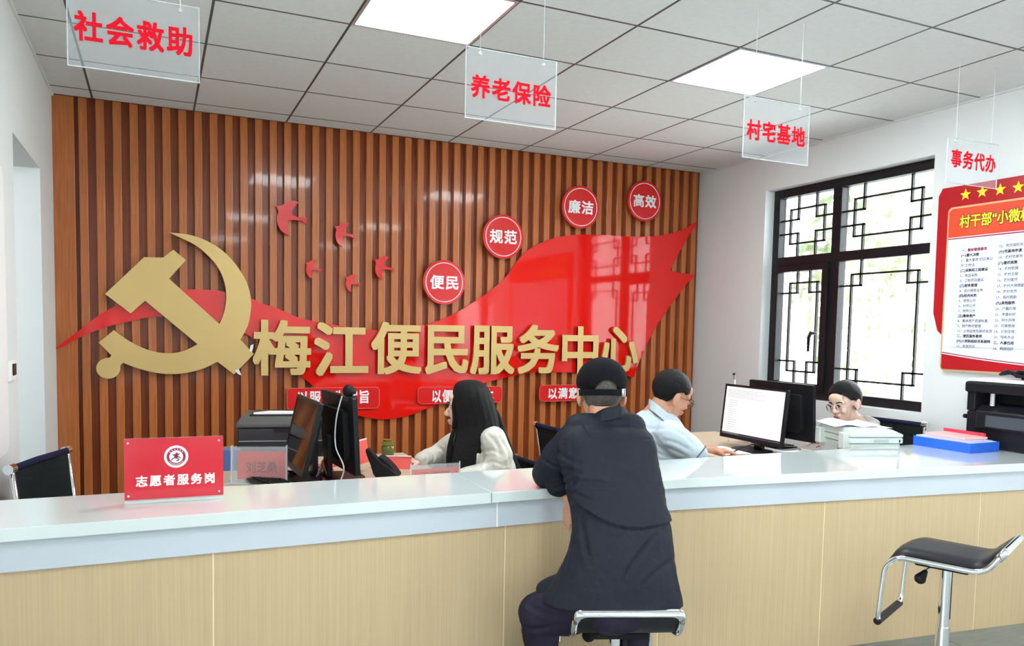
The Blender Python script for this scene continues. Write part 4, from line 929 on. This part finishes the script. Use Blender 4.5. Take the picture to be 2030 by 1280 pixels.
def face_details(par, M, lipmat, browmat, glasses=None):
    for s in (-1, 1):
        b = B(); b.ell((.0875, s*.031, -.001), (.0085, .0125, .0055), M, 12, 8); b.build('eye', MT['eye'], par, smooth=True)
        b = B(); b.ell((.0925, s*.031, -.001), (.0045, .0052, .0052), M, 10, 6); b.build('iris', MT['iris'], par, smooth=True)
        b = B(); b.tube([M @ Vector((.092, s*.017, .0045)), M @ Vector((.0965, s*.031, .0065)), M @ Vector((.090, s*.045, .0035))], .0016*M.to_scale().x, 6); b.build('eyelid', MT['hair'], par, smooth=True)
        b = B(); b.tube([M @ Vector((.0955, s*.014, .0225)), M @ Vector((.0930, s*.032, .0275)), M @ Vector((.0800, s*.050, .0230))], [.0035, .0038, .002], 6, flat=.5); b.build('eyebrow', browmat, par, smooth=True)
    b = B(); b.tube([M @ Vector((.094, -.022, -.0645)), M @ Vector((.1015, -.006, -.062)), M @ Vector((.1015, .006, -.062)), M @ Vector((.094, .022, -.0645))], [.002, .0055, .0055, .002], 8); b.tube([M @ Vector((.092, -.018, -.066)), M @ Vector((.0985, 0, -.0705)), M @ Vector((.092, .018, -.066))], [.002, .0062, .002], 8)
    b.build('mouth', lipmat, par, smooth=True)
def spectacles(par, M, mt, r=.023, rw=1.15, rod=.0011):
    for s in (-1, 1):
        ring = [M @ Vector((.108-.004*abs(math.cos(k*math.pi/12)), s*.033+r*rw*math.cos(k*math.pi/12), -.004+r*math.sin(k*math.pi/12))) for k in range(24)]
        B().tube(ring, rod, 6, closed=True).build('glasses_rim', mt, par, smooth=True)
        b = B(); n = len(ring); cpt = sum(ring, Vector())/n; b.v = [v for v in ring]; b.f = [tuple(range(n))]; b.build('glasses_lens', MT['glass'], par)
        B().tube([M @ Vector((.106, s*(.033+r*rw), .004)), M @ Vector((.060, s*.078, .006)), M @ Vector((-.004, s*.082, .004)), M @ Vector((-.022, s*.080, -.012))], rod*1.2, 6).build('glasses_temple', mt, par, smooth=True)
    B().tube([M @ Vector((.108, -.008, .0)), M @ Vector((.112, 0, .003)), M @ Vector((.108, .008, .0))], rod, 6).build('glasses_bridge', mt, par, smooth=True)
def hairshell(name, M, mt, par, keep, off=.010, voxr=1., sub=4, nz=.004, c=(-.016, 0, .034), r=(.096, .075, .084), freq=60):
    """short hair: a shell over the skull kept where keep(local point) holds"""
    bm = bmesh.new(); bmesh.ops.create_icosphere(bm, subdivisions=sub+1, radius=1)
    for v in bm.verts:
        n = v.co.normalized(); q = Vector((n.x*r[0], n.y*r[1], n.z*r[2])); q += n*(off*.35+nz*noise.noise(q*freq)); v.co = q+Vector(c)
    bmesh.ops.delete(bm, geom=[f for f in bm.faces if not keep(f.calc_center_median())], context='FACES')
    for v in bm.verts: v.co = M @ v.co
    me = bpy.data.meshes.new(name); bm.to_mesh(me); bm.free(); me.materials.append(mt)
    me = apply_mods(me, [('SOLIDIFY', dict(thickness=off*M.to_scale().x, offset=1.0)), ('SMOOTH', dict(factor=.5, iterations=2))], name)
    me.polygons.foreach_set('use_smooth', [True]*len(me.polygons)); return link(name, me, par)
def hand(b, wrist, d, pn, thumb=1, curl=.5, s=1.):
    """d: finger direction, pn: palm normal (fingers curl to it), thumb +1 / -1 side"""
    d = Vector(d).normalized(); pn = Vector(pn); pn = (pn-d*pn.dot(d)).normalized(); sd = d.cross(pn)*thumb
    w = Vector(wrist)
    b.cap(w-d*.01*s, w+d*.02*s, .026*s, .026*s)
    for k in range(4): b.cap(w+d*.015*s+sd*(.012-.008*k)*s, w+d*.085*s+sd*(.030-.020*k)*s, .016*s, .0115*s)
    for k, L in enumerate((.072, .080, .074, .058)):
        p = w+d*(.085-.004*abs(k-1))*s+sd*(.030-.020*k)*s; a = curl*.5; dd = d
        for j, (fr, rr) in enumerate(((.45, .0085), (.30, .0078), (.25, .0070))):
            dd = (dd*math.cos(a)+pn*math.sin(a)).normalized() if j == 0 else (dd*math.cos(curl)+(pn-dd*pn.dot(dd)).normalized()*math.sin(curl)).normalized()
            q = p+dd*L*fr*s; b.cap(p, q, (rr+.0008)*s, rr*s); p = q
    p = w+d*.025*s+sd*.026*s; q = p+(d*.6+sd*.65+pn*.35).normalized()*.045*s; r_ = q+(d*.9+sd*.1+pn*.4).normalized()*.034*s
    b.cap(p, q, .0125*s, .0105*s); b.cap(q, r_, .0100*s, .0085*s)
def ring(px0, px1, py, d, bd, n=28, e=2.4, sh=0.):
    """body cross-section seen between two picture columns; half depth bd"""
    A_, C2 = P(px0, py, d), P(px1, py, d); c = (A_+C2)/2; a = (C2-A_).length/2; out = []
    u = RV; 
    for k in range(n):
        t = 2*math.pi*k/n; cs, sn = math.cos(t), math.sin(t)
        x = math.copysign(abs(cs)**(2/e), cs)*a; y = math.copysign(abs(sn)**(2/e), sn)*bd
        out.append(Vector((c.x, c.y, c.z))+u*x+FV*y+ZV*sh*x)
    return out
def interp_rings(rs, m=3):
    """rs: list of (py, x0, x1, d, bd) -> smooth list"""
    v = smoothpath([Vector((r[0], r[1], r[2])) for r in rs], n=m); w = smoothpath([Vector((r[3], r[4], 0)) for r in rs], n=m)
    return [ring(a.y, a.z, a.x, c.x, c.y) for a, c in zip(v, w)]
def segd(p, a, c):
    t = max(0, min(1, (p-a).dot(c-a)/max(1e-12, (c-a).length_squared))); return (p-(a+(c-a)*t)).length
def topx(co):
    q = co-CAM; z_ = q.dot(FW); return 1015+SX+FPX*q.dot(RT)/z_, 640+SY-FPX*q.dot(UP)/z_
def folds(defs):
    """cloth creases given as polylines (px, py), half width in px and depth in metres; a groove with a soft raised shoulder"""
    pre = [([Vector((x, y, 0)) for x, y in [(q.x, q.y) for q in smoothpath([(x, y, 0) for x, y in pts], n=3)]], w_, dp) for pts, w_, dp in defs]
    def fn(co, n):
        f = min(1, max(0, (.25-n.dot(FV))*2))
        if f <= 0: return 0
        x, y = topx(co); p = Vector((x, y, 0)); o = 0
        for pl_, w_, dp in pre:
            m = w_*3
            if min(q.x for q in pl_)-m > x or max(q.x for q in pl_)+m < x: continue
            best = 1e9
            for i in range(len(pl_)-1):
                dd = segd(p, pl_[i], pl_[i+1])
                if dd < best: best = dd; bi = i
            if best < m:
                a_, c_ = pl_[bi], pl_[bi+1]; side = 1 if (c_-a_).cross(p-a_).z > 0 else -1
                e_ = min(1, min(bi+1, len(pl_)-1-bi)/2.5); q = best/w_*side; o += e_*dp*(-math.exp(-q*q)+.6*math.exp(-(q-1.6)**2*1.5)+.25*math.exp(-(q+1.6)**2*1.5))
        return o*f
    return fn

# ------------------------------------------------------------------ the man in the cap, seen from behind
Hd = P(1191, 780, 3.0); fw1 = (FV*1.0-RV*.16-ZV*.12).normalized(); M1 = frame(Hd, fw1, ZV+FV*.05, 1.0)
b = B(); headparts(b, M1)
neckb = P(1200, 838, 2.96)
pel = P(1215, 1165, 2.80); pel.z = SEATZ+.105
b.chain([Hd+ZV*-.08, neckb, P(1205, 930, 2.90), P(1210, 1040, 2.84), pel], [.052, .055, .085, .085, .10])
kn = P(1066, 1215, 2.86); hipL = pel+RV*-.09; hipR = pel+RV*.08
ank = Vector((kn.x+.03, kn.y+.02, .26)); b.chain([hipL, kn, ank], [.085, .055, .04])
knR = pel+RV*.13+FV*.32-ZV*.03; ankR = pel+RV*.10+FV*.14+ZV*(-pel.z+.22); b.chain([hipR, knR, ankR], [.07, .05, .04])
shL, shR = P(1133, 874, 2.93), P(1256, 884, 2.92)
elL = P(1086, 938, 3.04); wrL = P(1175, 925, 3.22)
b.chain([shL, elL, wrL], [.05, .042, .03])
elR = P(1292, 965, 3.06); elR = shR+FV*.12-ZV*.17-RV*.01; wrR = P(1128, 985, 3.00)
b.chain([shR, elR, wrR], [.05, .042, .028])
hand(b, P(1136, 978, 2.98), (P(1122, 1030, 2.96)-P(1136, 978, 2.98)), RV*.9+FV*.4, -1, .35, .86)
hand(b, wrL, RV*.9+FV*.3, -ZV, -1, .4, .95)
man = fuse(b, 'person', MT['skin'], None, .0045, 4)
tag(man, 'man in a black cap and dark navy jacket, back turned, leaning on the counter', 'person')
# jacket
jr = [(828,1178,1232,2.965,.05),(836,1152,1254,2.95,.075),(849,1122,1282,2.93,.095),(875,1106,1300,2.91,.105),(920,1110,1305,2.88,.108),(980,1124,1316,2.85,.108),(1015,1131,1323,2.83,.108),(1050,1134,1331,2.81,.11),(1100,1122,1336,2.80,.118),(1150,1098,1345,2.80,.128),(1178,1080,1351,2.80,.132),(1193,1072,1353,2.80,.134)]
b = B(); b.loft(interp_rings(jr))
b.chain([shL+RV*.01, P(1108, 905, 2.98), elL], [.070, .066, .062]); b.ell(P(1108, 962, 2.99), (.05, .05, .045)); b.chain([elL, P(1130, 935, 3.15), P(1160, 927, 3.20)], [.060, .05, .042])
b.chain([shR-RV*.02, elR-RV*.02, P(1240, 975, 3.02), P(1152, 978, 3.0)], [.062, .052, .046, .040])
b.chain([P(1150, 850, 2.94), P(1250, 848, 2.93)], [.06, .06])
b.chain([P(1132, 1150, 2.84), P(1085, 1172, 2.86)], [.05, .045])
fd = folds([
 ([(1160,868),(1200,869),(1250,870),(1302,871)], 2.2, .0035),
 ([(1128,962),(1150,956),(1185,958),(1215,962)], 5, .006), ([(1132,972),(1155,985),(1172,992)], 4, .006), ([(1140,1000),(1165,1018),(1185,1030)], 4, .004),
 ([(1312,1050),(1285,1080),(1255,1118),(1238,1155)], 6, .0065), ([(1222,1065),(1205,1110),(1188,1150)], 7, .005), ([(1150,1010),(1156,1060),(1170,1120)], 6, .005), ([(1130,1050),(1124,1100),(1116,1130)], 4, .006),
 ([(1072,902),(1092,922),(1122,930),(1150,936)], 3.5, .008), ([(1080,958),(1105,950),(1135,936)], 3.5, .007), ([(1090,972),(1118,960),(1145,946)], 3.5, .006), ([(1098,886),(1120,906),(1148,918)], 4, .006), ([(1120,984),(1135,965),(1142,950)], 4, .006),
 ([(1155,838),(1166,856),(1182,866)], 3, .005), ([(1330,1020),(1320,1000),(1314,980)], 5, .004), ([(1340,1110),(1300,1135),(1270,1165)], 6, .004), ([(1200,900),(1240,915),(1290,905)], 9, .003)])
def jfn(co, n):
    s = 0
    if n.dot(FV) < .5:   # upper back hangs over the waist seam
        px = (co-CAM); z_ = px.dot(FW); py_ = 640+SY-FPX*px.dot(UP)/z_; pxx = 1015+SX+FPX*px.dot(RT)/z_
        yc = 1048-((pxx-1262)/130)**2*(62 if pxx < 1262 else 55)
        if 1136 < pxx < 1335 and n.dot(FV) < -.2:
            t_ = (yc-py_); s += .012*math.exp(-(max(0, t_)/75)) if t_ > 0 else -.004*math.exp(t_/40)
    return fd(co, n)+s+.0035*noise.noise(co*11)+.0018*noise.noise(co*30)
jk = fuse(b, 'jacket', MT['jacket'], man, .0065, 5, jfn)
# standing collar
b = B(); rings = []
for t_, px_, y0, y1, d in ((0,1146,862,852,3.03),(1,1149,862,846,2.97),(2,1162,850,830,2.92),(3,1188,838,812,2.885),(4,1214,832,806,2.88),(5,1234,828,805,2.895),(6,1246,832,811,2.95),(7,1248,836,816,3.02)):
    lo, hi = P(px_, y0, d), P(px_+(4 if px_ < 1200 else -3), y1, d+.012); n_ = FV*.010 if 1 < t_ < 6 else (RV*(.010 if px_ < 1200 else -.010))
    rings.append([lo, hi, hi+n_, lo+n_])
rr_ = list(zip(*rings)); rr_ = [smoothpath(list(q), n=4) for q in rr_]; b.loft([list(q) for q in zip(*rr_)]); b.build('collar', MT['jacket'], man, smooth=True, auto=1.0, bevel=.003)
# trousers
b = B(); b.ell(pel-ZV*.02, (.155, .145, .095), None); b.chain([hipL, P(1125, 1205, 2.84), kn+RV*.01], [.105, .098, .083]); b.chain([kn+RV*.01, ank], [.080, .062])
b.chain([hipR, knR, ankR], [.10, .082, .06])
fdt = folds([([(1035,1190),(1075,1212),(1125,1222)], 6, .006), ([(1100,1182),(1130,1196),(1165,1202)], 6, .005), ([(1025,1238),(1060,1248),(1100,1240)], 5, .006)])
fuse(b, 'trousers', MT['trouser'], man, .007, 6, lambda co, n: fdt(co, n)+.004*noise.noise(co*9)+.002*noise.noise(co*24))
for s_, a_k in ((0, ank), (1, ankR)):
    b = B(); b.cap(a_k-ZV*.03-FV*.03, a_k-ZV*.05+FV*.14, .04, .035); b.cap(a_k, a_k-ZV*.04, .04, .045); fuse(b, 'shoe', MT['black'], man, .007, 3)
# cap
def capdome():
    bm = bmesh.new(); bmesh.ops.create_icosphere(bm, subdivisions=6, radius=1)
    for v in bm.verts:
        n = v.co.normalized(); rz = .090 if n.z > 0 else .060
        q = Vector((n.x*.110, n.y*.0915, n.z*rz)); 
        an = math.atan2(n.y, n.x); q += n*(-.0012*math.exp(-(((an/(math.pi/3)+.5) % 1-.5)/.03)**2)*max(0, 1-abs(n.z)**3))
        v.co = q+Vector((-.012, 0, .044))
    def keep(c):
        if c.z < .006-.010*max(0, -c.x/.1): return False
        # arched opening at the back above the strap
        if c.x < -.04 and ((c.y-.006)/.040)**2+(max(0, c.z-.013)/.034)**2 < 1: return False
        return True
    bmesh.ops.delete(bm, geom=[f for f in bm.faces if not keep(f.calc_center_median())], context='FACES')
    for v in bm.verts: v.co = M1 @ v.co
    me = bpy.data.meshes.new('cap'); bm.to_mesh(me); bm.free(); me.materials.append(MT['cap'])
    me = apply_mods(me, [('SOLIDIFY', dict(thickness=.004, offset=1.0))], 'cap'); me.polygons.foreach_set('use_smooth', [True]*len(me.polygons)); return link('cap', me, man)
cp_ = capdome()
b = B(); b.ell((-.012, 0, .136), (.007, .007, .004), M1, 12, 8); b.build('cap_button', MT['cap'], cp_, smooth=True)
st = []
for k in range(17):
    a = math.pi*(.5+k/16); st.append([M1 @ Vector((-.012+.1125*math.cos(a), .0935*math.sin(a), z_+.001)) for z_ in (-.012, .011)]+[M1 @ Vector((-.012+.1095*math.cos(a), .0905*math.sin(a), z_+.001)) for z_ in (.011, -.012)])
b = B(); b.loft(st); b.build('cap_strap', MT['cap'], cp_, smooth=True, auto=.8)
b = B(); a = math.pi*1.205
rr_ = [M1 @ Vector((-.012+(.1165)*math.cos(a+da), .0970*math.sin(a+da), z_)) for da, z_ in ((-.09, -.014), (.09, -.012), (.09, .014), (-.09, .013))]
b.tube(rr_, .0026, 6, closed=True); b.tube([(rr_[0]+rr_[1])/2, (rr_[2]+rr_[3])/2], .0024, 6); b.tube([(rr_[0]*3+rr_[1])/4, (rr_[2]+rr_[3]*3)/4], .0024, 6); b.build('strap_buckle', MT['silver'], cp_, smooth=True)
b = B(); bp2 = []
for k in range(13):
    a = -math.pi*.36+k*math.pi*.72/12; bp2.append([Vector((-.012+.108*math.cos(a), .090*math.sin(a), .010)), Vector((-.012+.108*math.cos(a)+.066*math.cos(a)**.7, .094*math.sin(a), .004-.004*abs(a)))])
top = [M1 @ q for r_ in bp2 for q in r_]; bot = [q-(M1.to_3x3() @ Z)*.004 for q in top]; N_ = len(top)
fs = [(2*i, 2*i+1, 2*i+3, 2*i+2) for i in range(12)]; b.add(top+bot, fs+[tuple(q+N_ for q in reversed(f)) for f in fs]+[(2*i+1, 2*i+1+N_, 2*i+3+N_, 2*i+3) for i in range(12)]+[(2*i, 2*i+2, 2*i+2+N_, 2*i+N_) for i in range(12)]+[(0, N_, 1+N_, 1), (24, 25, 25+N_, 24+N_)]); b.build('cap_brim', MT['cap'], cp_, smooth=True, auto=.6)
hairshell('hair', M1, MT['greyhair'], man, lambda c: c.x < .01 and c.z > -.050-.25*max(0, c.x+.03) and not (abs(c.y) > .055 and c.x > -.02), off=.004, r=(.0945, .0745, .090), c=(-.014, 0, .026))

# ------------------------------------------------------------------ long-haired woman
D2 = 4.02
Hw = P(931, 806, D2); fw2 = (-RV*1.0+FV*.10-ZV*.06).normalized(); M2 = frame(Hw, fw2, ZV-RV*.08, 1.12)
b = B(); headparts(b, M2, female=True, ears=False)
nk = P(958, 858, D2); hip = P(985, 1010, D2)
b.chain([Hw-ZV*.07, nk, P(970, 900, D2), P(985, 960, D2), hip], [.045, .05, .085, .08, .10])
sN, eN, wN = P(978, 872, D2-.13), P(985, 935, D2-.17), P(915, 945, D2-.20)
sF, eF, wF = P(935, 868, D2+.13), P(872, 905, D2+.18), P(832, 912, D2+.06)
b.chain([sN, eN, wN], [.042, .036, .024]); b.chain([sF, eF, wF], [.042, .036, .022])
hand(b, P(838, 914, D2+.05), -RV*1.0-FV*.1-ZV*.05, -ZV, 1, .35, .85); hand(b, P(912, 950, D2-.2), -RV, -ZV, -1, .35, .85)
th = P(900, 1010, D2-.05); b.chain([hip, Vector((th.x-.15, th.y, .48)), Vector((th.x-.15, th.y, .12))], [.08, .055, .04])
wo = fuse(b, 'person', MT['skinf'], None, .0045, 3)
tag(wo, 'woman with long black hair in a cream satin blouse, seen in profile facing left', 'person')
face_details(wo, M2, MT['lip'], MT['hair'])
b = B(); b.loft(interp_rings([(850,940,972,D2,.04),(858,925,990,D2,.07),(872,915,1002,D2,.11),(900,908,1014,D2,.125),(930,905,1024,D2,.125),(965,905,1028,D2,.125),(1020,900,1030,D2,.13)]))
b.chain([sN, P(990, 905, D2-.15), eN+ZV*.0], [.068, .070, .066]); b.chain([eN, P(945, 942, D2-.19), wN], [.062, .055, .042])
b.chain([sF, P(900, 885, D2+.15), eF], [.066, .075, .070]); b.chain([eF, P(852, 908, D2+.12), P(838, 912, D2+.06)], [.066, .058, .046])
fw_ = folds([([(940,882),(955,900),(950,925)], 4, .008), ([(968,862),(985,880),(992,910)], 4, .008), ([(990,868),(1006,892),(1012,922)], 4, .007), ([(955,930),(975,915),(1000,922)], 3.5, .004), ([(958,895),(980,893),(1000,905)], 3.5, .005), ([(868,885),(880,897),(878,915)], 3, .009), ([(852,893),(862,903),(858,918)], 3, .008), ([(890,875),(905,893),(900,915)], 3.5, .008), ([(840,900),(846,908),(842,918)], 2.5, .007)])
bl = fuse(b, 'blouse', MT['blouse'], wo, .007, 5, lambda co, n: fw_(co, n)+.005*noise.noise(co*12)+.0012*noise.noise(co*38))
b = B(); b.chain([hip+ZV*.02, Vector((th.x-.15, th.y, .49))], [.115, .085]); b.chain([Vector((th.x-.15, th.y, .49)), Vector((th.x-.15, th.y, .10))], [.075, .06]); fuse(b, 'trousers', MT['blackm'], wo, .009, 5)
# hair: strands falling from the crown over both shoulders
hr = [(753,921,944,.030),(757,908,956,.062),(765,900,966,.082),(778,897,974,.092),(795,897,980,.094),(815,899,985,.092),(835,901,989,.088),(855,902,990,.082),(880,899,978,.078),(905,895,962,.070),(930,893,950,.058),(945,895,940,.045)]
v = smoothpath([Vector((a, c, e)) for a, c, e, g in hr], n=3); w2 = smoothpath([Vector((g, 0, 0)) for a, c, e, g in hr], n=3)
b = B(); rings = []
for i, (q, w_) in enumerate(zip(v, w2)):
    dd = D2-.02-(.07*max(0, (q.x-840)/100)); R_ = ring(q.y, q.z, q.x, dd, w_.x, n=96, e=2.2); c = sum(R_, Vector())/96; o_ = []
    for k, p in enumerate(R_):
        a = k*2*math.pi/96; am = min(1, i/8)
        g = 1-am*(.035*abs(math.sin(a*9+q.x*.013+.6*math.sin(q.x*.05)))+.03*noise.noise(Vector((math.cos(a)*6, math.sin(a)*6, q.x*.012))))
        o_.append(c+(p-c)*g)
    rings.append(o_)
b.loft(rings); b.build('hair', MT['hair'], wo, smooth=True)
for k, (pts, r0) in enumerate((([(958,775),(985,820),(995,850),(1008,885),(1020,915),(1030,935)], .018), ([(962,785),(990,840),(1003,870),(1014,905),(1026,930)], .016), ([(905,775),(899,800),(901,830),(898,850)], .010), ([(903,800),(905,835),(899,852)], .009), ([(900,850),(893,880),(890,915),(893,940)], .016))):
    q = smoothpath([P(x, y, D2+(.02 if k < 2 else -.06)) for x, y in pts], n=4); n_ = len(q)
    B().tube(q, [r0*(.4+.6*math.sin(math.pi*min(1, (i+1)/n_)*.8)) for i in range(n_)], 10).build('hair_lock', MT['hair'], wo, smooth=True)

# ------------------------------------------------------------------ man in the pale polo
D3 = 4.12
Hm = P(1331, 781, D3); fw3 = (RV*.93+FV*.34-ZV*.42).normalized(); M3 = frame(Hm, fw3, ZV+RV*.45, 1.04)
b = B(); headparts(b, M3)
nb = P(1303, 832, D3-.02); hp = P(1290, 1010, D3)
b.chain([Hm-ZV*.05-RV*.02, nb], [.055, .060]); b.chain([nb, P(1295, 900, D3), hp], [.075, .10, .11])
s3, e3, w3 = P(1335, 862, D3-.14), P(1372, 905, D3-.16), P(1418, 912, D3-.02)
b.chain([s3, e3, w3], [.05, .042, .028]); hand(b, w3, RV+FV*.4, -ZV, 1, .4, .95)
s4, e4, w4 = P(1310, 860, D3+.16), P(1375, 895, D3+.25), P(1412, 893, D3+.22)
b.chain([s4, e4, w4], [.05, .042, .028]); hand(b, w4, RV, -ZV, -1, .4, .95)
kn3 = Vector((hp.x+.40, hp.y-.10, .47)); b.chain([hp, kn3, Vector((kn3.x, kn3.y, .1))], [.09, .06, .045])
m3 = fuse(b, 'person', MT['skin'], None, .0045, 4)
tag(m3, 'man with short black hair and glasses in a pale blue polo shirt', 'person')
face_details(m3, M3, MT['lip'], MT['hair']); spectacles(m3, M3, MT['blackm'])
b = B(); b.loft(interp_rings([(806,1288,1318,D3-.01,.045),(816,1270,1332,D3,.075),(832,1252,1348,D3,.11),(860,1240,1362,D3,.135),(895,1238,1366,D3,.14),(940,1240,1366,D3,.14),(1000,1242,1360,D3,.14)]))
b.chain([s3-RV*.02, P(1362, 886, D3-.15), P(1380, 901, D3-.16)], [.078, .070, .062]); b.chain([s4, e4-RV*.03], [.07, .058])
f3 = folds([([(1318,872),(1340,878),(1370,893)], 3.5, .006), ([(1310,886),(1335,893),(1362,905)], 3.5, .007), ([(1335,850),(1358,864),(1378,884)], 3.5, .005), ([(1275,850),(1300,868),(1318,900)], 4, .006), ([(1300,895),(1318,903),(1340,910)], 3, .006), ([(1262,835),(1290,850),(1325,848)], 4, .004)])
fuse(b, 'polo_shirt', MT['polo'], m3, .007, 5, lambda co, n: f3(co, n)+.004*noise.noise(co*12)+.0015*noise.noise(co*35))
b = B(); rings = []
for px_, py0, py1, d in ((1284,806,790,D3+.03),(1288,812,792,D3-.05),(1302,822,803,D3-.095),(1318,836,816,D3-.105),(1332,850,830,D3-.09),(1338,858,840,D3-.04)):
    lo, hi = P(px_, py0, d), P(px_+3, py1, d+.02); rings.append([lo, hi, hi+FV*.006, lo+FV*.006])
rr_ = [smoothpath(list(q), n=4) for q in zip(*rings)]; b.loft([list(q) for q in zip(*rr_)]); b.build('collar', MT['polo'], m3, smooth=True, auto=1.0, bevel=.002)
B().tube([q for q in rr_[0]], .0028, 6).build('collar_piping', MT['polodk'], m3, smooth=True)
cfr = []
c = P(1382, 903, D3-.16); ax = (P(1382, 903, D3-.16)-P(1362, 886, D3-.15)).normalized(); a1 = ax.orthogonal().normalized(); a2 = ax.cross(a1)
B().tube([c+(a1*math.cos(k*math.pi/12)+a2*math.sin(k*math.pi/12))*.0635 for k in range(24)], .0035, 6, closed=True).build('sleeve_cuff', MT['polodk'], m3, smooth=True)
b = B(); b.chain([hp, kn3], [.125, .09]); b.chain([kn3, Vector((kn3.x, kn3.y, .08))], [.08, .065]); fuse(b, 'trousers', MT['blackm'], m3, .009, 5)
hairshell('hair', M3, MT['hair'], m3, lambda c: c.z > (-.050 if c.x < -.035 else (-.050+(c.x+.035)*2.6 if c.x < -.005 else (.028 if c.x < .045 else .028+(c.x-.045)*1.6)))+.004*noise.noise(c*90), off=.006, nz=.004, freq=150, r=(.0955, .0745, .086), c=(-.015, 0, .030))

# ------------------------------------------------------------------ woman with round glasses by the window
D4 = 4.82
Hg = P(1674, 797, D4); fw4 = (-RV*.80-FV*.50-ZV*.26).normalized(); M4 = frame(Hg, fw4, ZV-RV*.15, 1.0)
b = B(); headparts(b, M4, female=True)
n4 = P(1698, 842, D4+.03); h4 = Vector((n4.x+.05, n4.y+.02, .56))
b.chain([Hg-ZV*.06+RV*.02, n4], [.046, .05]); b.chain([n4, Vector((n4.x+.03, n4.y+.02, .78)), h4], [.07, .09, .10])
for s_ in (-1, 1):
    sh_ = n4-ZV*.06+FV*s_*.15; el = sh_-ZV*.16-RV*.06; wr = Vector((el.x-.10, el.y+.0, .765)); b.chain([sh_, el, wr], [.045, .036, .024]); hand(b, wr, -RV, -ZV, s_, .35, .8)
k4 = Vector((h4.x-.36, h4.y, .47)); b.chain([h4, k4, Vector((k4.x, k4.y, .1))], [.08, .055, .04])
w4_ = fuse(b, 'person', MT['skinf'], None, .0045, 3)
tag(w4_, 'woman with tied-back black hair and round glasses sitting behind the grey copier by the window', 'person')
face_details(w4_, M4, mat('pale lips', (.50, .16, .13), .5), MT['hair']); spectacles(w4_, M4, MT['silver'], .024, 1.0, .0013)
b = B(); b.loft([[Vector((n4.x+.02+dx, n4.y+.01, z_))+RV*(rx*math.cos(k*math.pi/12))+FV*(ry*math.sin(k*math.pi/12)) for k in range(24)] for z_, rx, ry, dx in ((n4.z+.02, .045, .05, 0), (n4.z-.01, .06, .09, 0), (n4.z-.05, .08, .15, .0), (n4.z-.10, .10, .17, .01), (.80, .11, .17, .02), (.56, .12, .16, .03))])
for s_ in (-1, 1):
    sh_ = n4-ZV*.06+FV*s_*.15; el = sh_-ZV*.16-RV*.06; wr = Vector((el.x-.10, el.y+.0, .765)); b.chain([sh_, el, wr], [.06, .052, .04])
b.ell(P(1718, 846, D4+.03), (.065, .09, .045)); b.chain([P(1712, 826, D4+.0), P(1738, 838, D4+.02)], [.020, .022])
fuse(b, 'top', mat('cream beige top', (.50, .48, .44), .8), w4_, .008, 5, lambda co, n: .004*noise.noise(co*13))
b = B(); b.chain([h4, k4], [.11, .085]); b.chain([k4, Vector((k4.x, k4.y, .08))], [.075, .06]); fuse(b, 'trousers', MT['blackm'], w4_, .009, 5)
hairshell('hair', M4, MT['hair'], w4_, lambda c: c.z > (-.065 if c.x < -.035 else (-.065+(c.x+.035)*2.6 if c.x < -.002 else (.020 if c.x < .028 else .020+(c.x-.028)*1.35)))-.25*max(0, c.y)*0+.003*noise.noise(c*60), off=.012, nz=.002, r=(.0965, .0755, .088), c=(-.015, 0, .030), freq=30)
b = B(); b.ell((-.108, 0, .040), (.034, .036, .036), M4); b.ell((-.10, 0, -.01), (.022, .05, .05), M4); b.build('hair_bun', MT['hair'], w4_, smooth=True)
